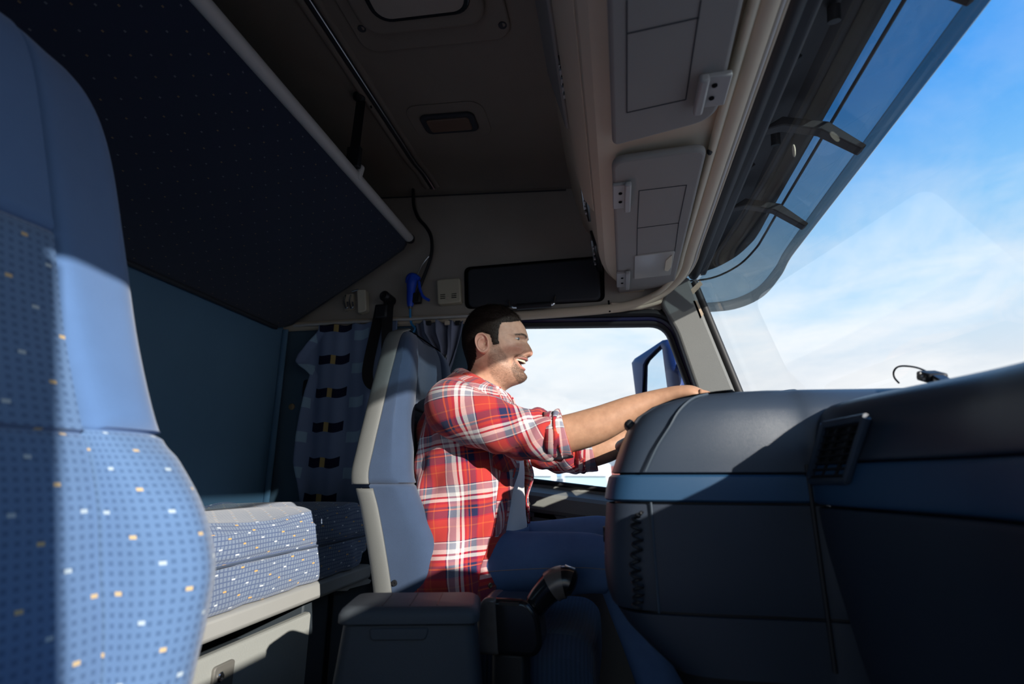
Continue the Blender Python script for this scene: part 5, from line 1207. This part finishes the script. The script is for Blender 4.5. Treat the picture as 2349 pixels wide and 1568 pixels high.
def ear(s):
    c = Pf(1108, 788, 0.0735); cx, cz = c[0], c[2]; G = []; Cc_ = []
    for r in np.linspace(0, 1, 15):
        row = []
        for t in np.linspace(0, 2 * np.pi, 44, endpoint=False):
            u = math.cos(t); v = math.sin(t)
            ax = 0.0205 * (1.0 + 0.10 * v) * (0.92 if u > 0 else 1.0); az = 0.031
            px_ = ax * r * u - 0.004 * v * r; pz_ = az * r * v * (1 - 0.10 * (v < 0) * u)
            rim_ = math.exp(-((r - 0.86) / 0.10) ** 2) * (0.0055 if (u < 0.55 or v > 0.3) else 0.001)
            conch = -0.0085 * math.exp(-(((px_ - 0.003) / 0.0085) ** 2 + ((pz_ + 0.001) / 0.011) ** 2))
            anti = 0.0045 * math.exp(-((math.hypot((px_ - 0.002) / 1.0, (pz_ + 0.002) * 0.8) - 0.0125) / 0.0028) ** 2) * (u < 0.35)
            trag = 0.004 * math.exp(-(((px_ - 0.0145) / 0.004) ** 2 + ((pz_ + 0.002) / 0.006) ** 2))
            lobe = 0.002 * math.exp(-(((px_ - 0.004) / 0.008) ** 2 + ((pz_ + 0.025) / 0.007) ** 2))
            outw = 0.004 + 0.010 * (0.5 - px_ / 0.041) + rim_ + conch + anti + trag + lobe
            if r > 0.95: outw -= 0.006 * (r - 0.95) / 0.05
            row.append((cx + px_, YM + s * (0.0735 + outw), cz + pz_))
        G.append(row)
    back = [[(p[0] * 0.9 + cx * 0.1, YM + s * 0.068, p[2] * 0.9 + cz * 0.1) for p in G[-1]]]
    m = MB().grid(G + back, True).build('ear', MT['ear'], body, angle=0); return m
MT['ear'] = mat('ear_skin', (0.60, 0.30, 0.215), 0.5, 0.35)
MT['ear'].node_tree.nodes['Principled BSDF'].inputs['Subsurface Weight'].default_value = 0.15
MT['ear'].node_tree.nodes['Principled BSDF'].inputs['Subsurface Radius'].default_value = (0.01, 0.003, 0.002); MT['ear'].node_tree.nodes['Principled BSDF'].inputs['Subsurface Scale'].default_value = 0.6
ear(-1); ear(1)
# ---- hair: a shell over the scalp plus loose strands
Hn = np.zeros_like(H); du = np.roll(H, -1, 1) - np.roll(H, 1, 1); dv = np.gradient(H, axis=0); Hn = np.cross(du, dv); Hn /= np.linalg.norm(Hn, axis=2)[..., None] + 1e-12
cen_h = np.array((-0.34, YM, 1.29)); sgn = np.sign(np.sum(Hn * (H - cen_h), axis=2)); Hn *= np.where(sgn == 0, 1, sgn)[..., None]
topness = np.clip((H[..., 2] - pz(1150, 745)[1]) / (pz(1140, 712)[1] - pz(1150, 745)[1]), 0, 1)
thick = np.where(hd > -1.5, np.clip((hd + 1.5) / 5, 0, 1) * (0.0022 + 0.0070 * topness ** 0.8), 0)
thick += (hd > -1) * topness * np.clip((H[..., 0] - pz(1165, 735)[0]) / 0.04, 0, 1) * 0.004
hair_n = rng.normal(0, 1, X.shape); k5 = np.ones(5) / 5
hair_n = np.apply_along_axis(lambda r: np.convolve(np.concatenate([r[-4:], r, r[:4]]), k5, 'same')[4:-4], 1, hair_n)
SH = H + Hn * (thick * (1 + 0.22 * hair_n))[..., None]
n_, m_ = X.shape; keep = hd > -1.5; idx = -np.ones(n_ * m_, int); vs = []; fs = []
for i in range(n_ - 1):
    for j in range(m_):
        qd = [(i, j), (i, (j + 1) % m_), (i + 1, (j + 1) % m_), (i + 1, j)]
        if all(keep[a] for a in qd):
            f = []
            for a in qd:
                k = a[0] * m_ + a[1]
                if idx[k] < 0: idx[k] = len(vs); vs.append(SH[a])
                f.append(idx[k])
            fs.append(tuple(f))
MT['hair'] = mat('dark_brown_hair', (0.022, 0.014, 0.010), 0.6, 0.2, bump=0.6, bscale=350, vary=0.4, vscale=120)
hair = MB().add(vs, fs).build('hair', MT['hair'], body, angle=0)
cand = np.argwhere((hd > 0.5)); sel = cand[rng.integers(0, len(cand), 5200)]
mb = MB()
for i, j in sel:
    tp = topness[i, j]; p = H[i, j] + Hn[i, j] * thick[i, j] * 0.8; n0 = Hn[i, j]
    # comb direction: forward and to the side on top, downward at the sides
    d = np.array((0.9, -0.25, 0.05)) * tp + np.array((0.15, 0, -0.9)) * (1 - tp); d = d - n0 * (d @ n0); d /= np.linalg.norm(d) + 1e-9
    L = (0.0045 + 0.016 * tp) * rng.uniform(0.7, 1.3); d = d + rng.normal(0, 0.18, 3); side = np.cross(d, n0); side /= np.linalg.norm(side) + 1e-9; w_ = 0.00035 + 0.0002 * tp
    q1 = p + d * L * 0.5 + n0 * (0.0012 + 0.0022 * tp); q2 = p + d * L + n0 * (0.0004 + 0.0022 * tp * rng.uniform(0, 1.2))
    mb.add([p - side * w_, p + side * w_, q1 + side * w_, q1 - side * w_, q2], [(0, 1, 2, 3), (3, 2, 4)])
so = mb.build('hair_strands', MT['hair'], hair, angle=0, fix=False); so['kind'] = 'stuff'
# beard stubble as tiny real hairs
candb = np.argwhere((bd > 0.0) & (inside < 0.1)); sel = candb[rng.integers(0, len(candb), 3200)]; candg = np.argwhere((gd_ > 0.3) & (inside < 0.1) & (lipl < 0.5) & (lipu < 0.6)); sel = np.vstack([sel, candg[rng.integers(0, len(candg), 2200)]])
mb = MB()
for i, j in sel:
    p = H[i, j]; n0 = Hn[i, j]; d = np.array((0.35, 0, -0.9)); d = d - n0 * (d @ n0) + rng.normal(0, 0.3, 3); side = np.cross(d, n0); side /= np.linalg.norm(side) + 1e-9
    L = rng.uniform(0.0015, 0.0030) * (1.25 if gd_[i, j] > 0 else 1.0)
    mb.add([p - side * .00012, p + side * .00012, p + d * L + n0 * L * 0.35], [(0, 1, 2)])
so = mb.build('beard_stubble', mat('beard_hair', (0.05, 0.032, 0.022), 0.6, 0.3), body, angle=0, fix=False); so['kind'] = 'stuff'

cb_ = np.argwhere(bl > 0.45); sel = cb_[rng.integers(0, len(cb_), 420)]; mb = MB()
for i, j in sel:
    p = H[i, j]; n0 = Hn[i, j]; sd1 = np.sign(p[1] - YM); d = np.array((-0.35, 0.85 * sd1, 0.30)) + rng.normal(0, 0.2, 3); d = d - n0 * (d @ n0); side = np.cross(d, n0); side /= np.linalg.norm(side) + 1e-9
    L = rng.uniform(0.004, 0.007); mb.add([p - side * .0002, p + side * .0002, p + d * L + n0 * L * 0.3], [(0, 1, 2)])
so = mb.build('eyebrows', MT['hair'], body, angle=0, fix=False); so['kind'] = 'stuff'
# ---- clothes
def plaid(name, rot=0.0):
    m = bpy.data.materials.new(name); m.use_nodes = True; t = NT(m.node_tree); b = t.n['Principled BSDF']
    tc = t.add('ShaderNodeTexCoord'); mp = t.add('ShaderNodeMapping'); mp.inputs['Rotation'].default_value = (0, 0, rot); t.l.new(tc.outputs['UV'], mp.inputs[0])
    sep = t.add('ShaderNodeSeparateXYZ'); t.l.new(mp.outputs[0], sep.inputs[0])
    red, dred, nav, wh, org, gry = (0.48, 0.045, 0.040), (0.34, 0.012, 0.050), (0.022, 0.028, 0.085), (0.80, 0.76, 0.73), (0.62, 0.12, 0.045), (0.27, 0.28, 0.34)
    st = [(0.0, red), (0.13, org), (0.155, red), (0.27, dred), (0.30, nav), (0.43, org), (0.455, nav), (0.50, red), (0.55, dred), (0.59, wh), (0.65, dred), (0.685, wh), (0.755, gry), (0.86, wh), (0.88, nav), (0.895, red)]
    a = t.ramp(t.m('FRACT', t.m('DIVIDE', sep.outputs[0], 0.118)), st, 'CONSTANT'); c = t.ramp(t.m('FRACT', t.m('ADD', t.m('DIVIDE', sep.outputs[1], 0.126), 0.15)), st, 'CONSTANT')
    tw = t.noise(tc.outputs['UV'], 900.0, 1.0); f = t.m('MULTIPLY_ADD', t.m('SUBTRACT', tw, 0.5), 0.5, 0.5)
    col = t.mix(f, a, c)
    t.put(b.inputs['Base Color'], col); b.inputs['Roughness'].default_value = 0.9; b.inputs['Specular IOR Level'].default_value = 0.15; b.inputs['Sheen Weight'].default_value = 0.15
    q = t.add('ShaderNodeBump'); q.inputs['Strength'].default_value = 0.3; q.inputs['Distance'].default_value = 0.001
    nn = t.noise(tc.outputs['Object'], 22.0, 3.0); t.put(q.inputs['Height'], t.m('ADD', tw, t.m('MULTIPLY', nn, 1.2))); t.put(b.inputs['Normal'], q.outputs[0])
    return m
MT['plaid'] = plaid('red_plaid_flannel', 0.10); MT['plaid_s'] = plaid('red_plaid_flannel_sleeve', -0.55)
MT['tshirt'] = mat('white_cotton', (0.80, 0.80, 0.80), 0.9, 0.1, bump=0.2, bscale=900)
def denim():
    m = bpy.data.materials.new('blue_denim'); m.use_nodes = True; t = NT(m.node_tree); b = t.n['Principled BSDF']; tc = t.add('ShaderNodeTexCoord')
    n = t.noise(tc.outputs['Object'], 14.0, 5.0, 0.65); n2 = t.noise(tc.outputs['Object'], 1400.0, 1.0)
    c = t.mix(n, (0.040, 0.095, 0.225, 1), (0.095, 0.190, 0.39, 1)); c = t.mix(t.m('MULTIPLY', n2, 0.35), c, (0.16, 0.22, 0.36, 1))
    t.put(b.inputs['Base Color'], c); b.inputs['Roughness'].default_value = 0.88; b.inputs['Specular IOR Level'].default_value = 0.2
    q = t.add('ShaderNodeBump'); q.inputs['Strength'].default_value = 0.3; q.inputs['Distance'].default_value = 0.001; t.put(q.inputs['Height'], t.m('ADD', n2, t.m('MULTIPLY', n, 2.0))); t.put(b.inputs['Normal'], q.outputs[0])
    return m
MT['denim'] = denim(); MT['stitch'] = mat('denim_stitching', (0.22, 0.20, 0.20), 0.8); MT['button'] = mat('brass_button', (0.30, 0.24, 0.14), 0.35, 0.5, 0.8)
# torso rings of the shirt: z, centre x, half depth, half width
SR = [(.590, -.388, .160, .246), (.640, -.392, .158, .243), (.70, -.396, .154, .232), (.77, -.396, .150, .212), (.85, -.394, .148, .204), (.93, -.392, .146, .207), (1.00, -.391, .140, .217), (1.06, -.392, .128, .222), (1.10, -.393, .113, .214), (1.130, -.392, .095, .182), (1.152, -.388, .079, .135), (1.166, -.384, .072, .096)]
SRf = crom(SR, 7)
def shirt_pt(r, th, infl=0.0):
    z, cx, a, b = r
    c, s = math.cos(th), math.sin(th)
    x = cx + (a + infl) * np.sign(c) * abs(c) ** 0.82; y = YM + (b + infl) * np.sign(s) * abs(s) ** 0.9
    zz = z + (0.030 * (z - 1.09) / 0.09 * (-c) if z > 1.09 else 0)     # collar lower in front
    return np.array((x, y, zz))
def front_gap(z):      # half angle of the open front, wider towards the hem
    return np.interp(z, [0.59, 0.66, 0.75, 0.85, 0.95, 1.05, 1.12, 1.18], [1.00, 0.90, 0.74, 0.58, 0.46, 0.30, 0.20, 0.32])
def fold(th, z):
    d = 0.0045 * math.sin(7 * th + 26 * z) + 0.0035 * math.sin(13 * th - 40 * z + 1) + 0.003 * math.sin(60 * z + 4 * math.sin(3 * th))
    d += 0.010 * math.exp(-((z - 0.665 - 0.03 * math.cos(th)) / 0.018) ** 2) * (0.5 + 0.5 * math.sin(th * 3 + 1)) - 0.008 * math.exp(-((z - 0.70) / 0.02) ** 2) * abs(math.sin(2 * th))
    return d * np.interp(z, [1.10, 1.15], [1, 0.15])
G = []; UVs = []
for r in SRf:
    gp = front_gap(r[0]); row = []; uu = []
    gl = gp * np.interp(r[0], [0.59, 0.75, 0.9], [0.75, 0.62, 0.75])          # the far panel hangs closer to the middle
    for t in np.linspace(0, 1, 90):
        th = -gp - (2 * math.pi - gp - gl) * t
        p = shirt_pt(r, th, fold(th, r[0])); 
        # near panel lifts where it lies on the thigh
        if r[0] < 0.72 and math.cos(th) > 0: p[2] += 0.035 * math.cos(th) * (0.72 - r[0]) / 0.13
        row.append(p); uu.append((-(th + math.pi) * 0.185 * (0.9 + 0.1 * r[3] / 0.2), r[0] * 1.0))
    G.append(row); UVs.append(uu)
shirt = MB().grid(G, uv=UVs).build('shirt', MT['plaid'], person, solid=0.004, angle=0)
G_sh = np.array(G)
# button placket strips on both open edges
for side, nm in ((0, 'placket'), (-1, 'placket')):
    E_ = G_sh[:, side]; I_ = G_sh[:, 5 if side == 0 else -6]
    nrm = np.array((1.0, 0, 0)); Q = [[e + np.array((0.003, 0, 0)), e * 0.5 + i * 0.5 + np.array((0.004, -0.002 if side == 0 else 0.002, 0)), i + np.array((0.002, -0.003 if side == 0 else 0.003, 0))] for e, i in zip(E_, I_)]
    uvp = [[(0.60 * 0.118 + 0.3 * k, q[0][2]) for k in (0, 0.02, 0.04)] for q in Q]
    MB().grid(Q, uv=uvp).build(nm, MT['plaid'], shirt, solid=0.003, angle=0)
    for z in (0.67, 0.72, 0.83, 0.93, 1.03):
        i = int(np.argmin(np.abs(E_[:, 2] - z))); c_ = E_[i] * 0.62 + I_[i] * 0.38; d = Vector((0.75, -0.65 if side == 0 else 0.65, 0.05)).normalized()
        if side == 0 and z > 0.8: continue
        if side == -1 and z < 0.7: continue
        if side == -1: d = Vector((0.9, -0.4, 0))
        MB().lathe([(0, 0), (0.0058, 0), (0.0058, 0.002), (0.004, 0.0028), (0.002, 0.0018), (0, 0.0018)], tuple(c_ + np.array(d) * 0.005), tuple(d), 14).build('button', MT['button'], shirt)
# chest pocket
G = []; UVs = []
for z in np.linspace(0.925, 1.025, 9):
    r = [np.interp(z, SRf[:, 0], SRf[:, i]) for i in range(4)]; row = []; uu = []
    for t in np.linspace(0, 1, 9):
        th = -0.56 - 0.42 * t; dip = 0.012 * (1 - abs(2 * t - 1)) * (z < 0.93)
        p = shirt_pt(r, th, fold(th, z) + 0.006); p[2] -= dip; row.append(p); uu.append((th * 0.185 + 0.02, z + 0.03))
    G.append(row); UVs.append(uu)
MB().grid(G, uv=UVs).build('pocket', MT['plaid_s'], shirt, solid=0.002, angle=0)
# collar: a stand round the neck and a folded flap with pointed fronts
fr_t, bk_t, fr_b, bk_b = pz(1162, 906), pz(1068, 848), pz(1181, 932), pz(1040, 873)
G = []; UVs = []
for k in np.linspace(-0.35, 1, 10):
    row = []; uu = []
    for t in np.linspace(0, 1, 64):
        th = -0.22 - (2 * math.pi - 0.44) * t; c, s = math.cos(th), math.sin(th)
        ax = (fr_t[0] - bk_t[0]) / 2; bx2 = (fr_b[0] - bk_b[0]) / 2; kk = math.sin(max(0, k) * math.pi / 2) ** 0.8 if k > 0 else 0
        m0 = (fr_t + bk_t) / 2; m1 = (fr_b + bk_b) / 2
        inw = 0.004 if k < 0 else 0
        x = m0[0] * (1 - kk) + m1[0] * kk + (ax * (1 - kk) + bx2 * kk - inw) * c; w_ = 0.0670 * (1 - kk) + 0.104 * kk - inw
        zt = m0[1] + (fr_t[1] - bk_t[1]) / 2 * c; zb = m1[1] + (fr_b[1] - bk_b[1]) / 2 * c - 0.020 * max(0, c) ** 8
        if k >= 0: z = zt + (zb - zt) * k ** 1.5 + 0.006 * math.sin(k * math.pi)
        else: z = zt + k * 0.05
        row.append((x, YM + w_ * s, z)); uu.append((th * 0.09, k * 0.045 + 0.02))
    G.append(row); UVs.append(uu)
col_o = MB().grid(G, uv=UVs).build('collar', MT['plaid_s'], shirt, solid=0.005, angle=0)
Gc = np.array(G)
for jj in (2, -3):
    p = Gc[-2, jj]; d = Vector((0.75, -0.6 if jj > 0 else 0.2, 0.35)).normalized()
    MB().lathe([(0, 0), (0.0058, 0), (0.0058, 0.002), (0.004, 0.003), (0.002, 0.002), (0, 0.002)], tuple(p + np.array(d) * 0.003), tuple(d), 14).build('button', MT['button'], col_o)
# T-shirt under it
TS = [(.66, -.385, .128, .172), (.72, -.385, .130, .174), (.80, -.385, .129, .172), (.90, -.384, .126, .174), (1.00, -.388, .118, .182), (1.06, -.390, .106, .182), (1.11, -.391, .088, .148), (1.145, -.387, .074, .095), (1.160, -.384, .065, .074)]
G = []
for r in crom(TS, 6):
    G.append([shirt_pt(r, t, 0.002 * math.sin(5 * t + 40 * r[0]) + 0.003 * math.sin(90 * r[0] + 3 * t) * np.interp(r[0], [0.68, 0.76, 0.85], [1, 0.8, 0.1])) for t in np.linspace(0, 2 * math.pi, 60, endpoint=False)])
MB().grid(G, True).build('t_shirt', MT['tshirt'], person, angle=0)
# sleeves with rolled cuffs
def sleeve(s, P, R_, cuff, name='sleeve'):
    C_ = crom(P, 9); rr = crom(np.array(R_)[:, None], 9)[:, 0]; n = len(C_)
    T = np.gradient(C_, axis=0); T /= np.linalg.norm(T, axis=1)[:, None]; up = np.array((0, 0, 1.0)); G = []; UVs = []; acc = 0
    for i in range(n):
        if i: acc += np.linalg.norm(C_[i] - C_[i - 1])
        u1 = up - T[i] * (up @ T[i]); u1 /= np.linalg.norm(u1); u2 = np.cross(T[i], u1); row = []; uu = []
        for j in range(48):
            a = 2 * math.pi * j / 48; k = i / (n - 1)
            w = -0.0035 * math.exp(-((k - 0.80 - 0.05 * math.sin(a)) / 0.030) ** 2) * (0.6 - 0.4 * math.cos(a)) - 0.004 * math.exp(-((k - 0.62 - 0.10 * math.sin(a + 0.5)) / 0.028) ** 2) + 0.0030 * math.sin(4 * a + 20 * k) * k + 0.0045 * math.sin(26 * k + 2.5 * math.sin(a + 0.6)) * k ** 1.2 + 0.003 * math.sin(45 * k + 3 * a) * k
            r_ = rr[i] + w; row.append(C_[i] + r_ * (math.cos(a) * u1 * 1.06 + math.sin(a) * u2)); uu.append(((a if a < math.pi else a - 2 * math.pi) * 0.060, acc))
        G.append(row); UVs.append(uu)
    # uv seam on the underside
    Ga = np.roll(np.array(G), 24, axis=1); Ua = np.roll(np.array(UVs), 24, axis=1)
    Ga = np.concatenate([Ga, Ga[:, :1]], 1); last = Ua[:, :1].copy(); last[..., 0] += 2 * math.pi * 0.060; Ua = np.concatenate([Ua, last], 1)
    sl = MB().grid(Ga, uv=Ua).build(name, MT['plaid_s'], shirt, solid=0.003, angle=0)
    # cuff: two turned-back layers
    c0, c1 = np.array(cuff[0]), np.array(cuff[1]); d = c1 - c0; L = np.linalg.norm(d); d /= L
    u1 = up - d * (up @ d); u1 /= np.linalg.norm(u1); u2 = np.cross(d, u1); G = []; UVs = []
    for k, (t, r_) in enumerate([(0.25, cuff[2] * 0.80), (0.05, cuff[2] * 0.95), (0.0, cuff[2] * 1.02), (0.0, cuff[2] * 1.09), (0.35, cuff[2] * 1.12), (0.7, cuff[2] * 1.10), (0.95, cuff[2] * 1.08), (1.0, cuff[2] * 1.04), (0.97, cuff[2] * 0.96), (0.5, cuff[2] * 0.93)]):
        row = []; uu = []
        for j in range(49):
            a = 2 * math.pi * j / 48; w = 0.0025 * math.sin(3 * a + 5 * t) + 0.002 * math.sin(7 * a + 9 * t)
            sk_ = 0.010 * math.cos(a) * (0.5 - t)
            row.append(c0 + d * (L * t + sk_) + (r_ + w) * (math.cos(a) * u1 * 1.03 + math.sin(a) * u2)); uu.append((a * 0.06 + 0.03, k * 0.012))
        G.append(row); UVs.append(uu)
    MB().grid(G, uv=UVs).build('cuff', MT['plaid'], sl, angle=0)
yE = YM - 0.235
sleeve(-1, [(-.418, YM - .150, 1.088), (-.398, YM - .205, 1.066), (-.345, yE + .006, 1.042), (-.28, yE, 1.018), (-.21, yE, .999), (-.150, yE, .992), (-.125, yE, .993)], [.062, .066, .062, .058, .0545, .052, .049], [(-.162, yE, .990), (-.113, yE + .002, .998), .0485])
yL = YM + 0.205
sleeve(1, [(-.418, YM + .150, 1.088), (-.395, YM + .200, 1.062), (-.32, YM + .215, 1.02), (-.24, YM + .21, .988), (-.17, yL, .970), (-.125, yL, .966), (-.10, yL, .968)], [.062, .066, .060, .056, .052, .050, .048], [(-.125, yL, .966), (-.072, yL, .972), .047])
# jeans: pelvis and two legs in one garment
def leg(s, P, R_):
    C_ = crom(P, 8); rr = crom(np.array(R_)[:, None], 8)[:, 0]; n = len(C_); T = np.gradient(C_, axis=0); T /= np.linalg.norm(T, axis=1)[:, None]; up = np.array((0, 1.0, 0)); G = []
    for i in range(n):
        u1 = up - T[i] * (up @ T[i]); u1 /= np.linalg.norm(u1); u2 = np.cross(T[i], u1); k = i / (n - 1); row = []
        kn = math.exp(-((k - 0.5) / 0.10) ** 2); hp = math.exp(-(k / 0.12) ** 2)
        for j in range(40):
            a = 2 * math.pi * j / 40
            w = 0.0022 * math.sin(5 * a + 18 * k) + 0.005 * kn * math.sin(70 * k + 2 * math.sin(a)) * (0.5 + 0.5 * math.sin(a)) + 0.004 * hp * math.sin(60 * k + 3 * a)
            row.append(C_[i] + (rr[i] + w) * (math.cos(a) * u1 + math.sin(a) * u2))
        G.append(row)
    return G
LEGR = [(-.42, YM - .095, .665), (-.32, YM - .115, .690), (-.18, YM - .125, .703), (-.065, YM - .13, .706), (-.005, YM - .13, .688), (.028, YM - .13, .60), (.070, YM - .13, .47), (.115, YM - .13, .30), (.145, YM - .13, .14)]
LEGL = [(-.42, YM + .095, .665), (-.32, YM + .12, .690), (-.18, YM + .135, .712), (-.05, YM + .145, .728), (.03, YM + .145, .715), (.07, YM + .145, .62), (.10, YM + .145, .45), (.13, YM + .145, .28), (.15, YM + .145, .14)]
LR = [.092, .084, .072, .064, .062, .058, .058, .052, .050]
mb = MB(); GR = leg(-1, LEGR, LR); mb.grid(GR, True, True, True); mb.grid(leg(1, LEGL, LR), True, True, True)
PEL = [(-.40, .575, .12, .15), (-.395, .62, .135, .175), (-.39, .68, .14, .180), (-.388, .735, .137, .176), (-.386, .755, .136, .172)]
mb.grid([[shirt_pt((z, cx, a, b), t) for t in np.linspace(0, 2 * math.pi, 44, endpoint=False)] for cx, z, a, b in crom(PEL, 4)], True, True, True)
jeans = mb.build('jeans', MT['denim'], person, angle=0)
MB().grid([[shirt_pt((z, -.386, .1385, .175), t) for t in np.linspace(0, 2 * math.pi, 44, endpoint=False)] for z in (.735, .745, .768, .772)], True).build('waistband', MT['denim'], jeans, solid=0.003, angle=0)
GRa = np.array(GR); jx = int(np.argmin(np.mean(GRa[:20, :, 1], axis=0)))
tube_obj('seam_stitch', [tuple(p + np.array((0, -0.0006, 0))) for p in GRa[4:36, jx]], 0.0009, MT['stitch'], jeans, n=5)
# shoes
for s, P in ((-1, LEGR[-1]), (1, LEGL[-1])):
    x, y, z = P; G = []
    for k, (dx_, w_, h_) in enumerate([(-.06, .022, .05), (-.055, .036, .075), (-.02, .042, .085), (.04, .044, .072), (.10, .047, .055), (.15, .044, .045), (.185, .030, .038), (.198, .010, .022)]):
        G.append([(x + dx_, y + w_ * math.cos(a), 0.012 + (h_ if math.sin(a) > 0 else 0.010) * math.sin(a) * (1 if math.sin(a) > 0 else 1)) for a in np.linspace(0, 2 * math.pi, 20, endpoint=False)])
    MB().grid(G, True, True, True).build('shoe', MT['black'], person, sub=1)
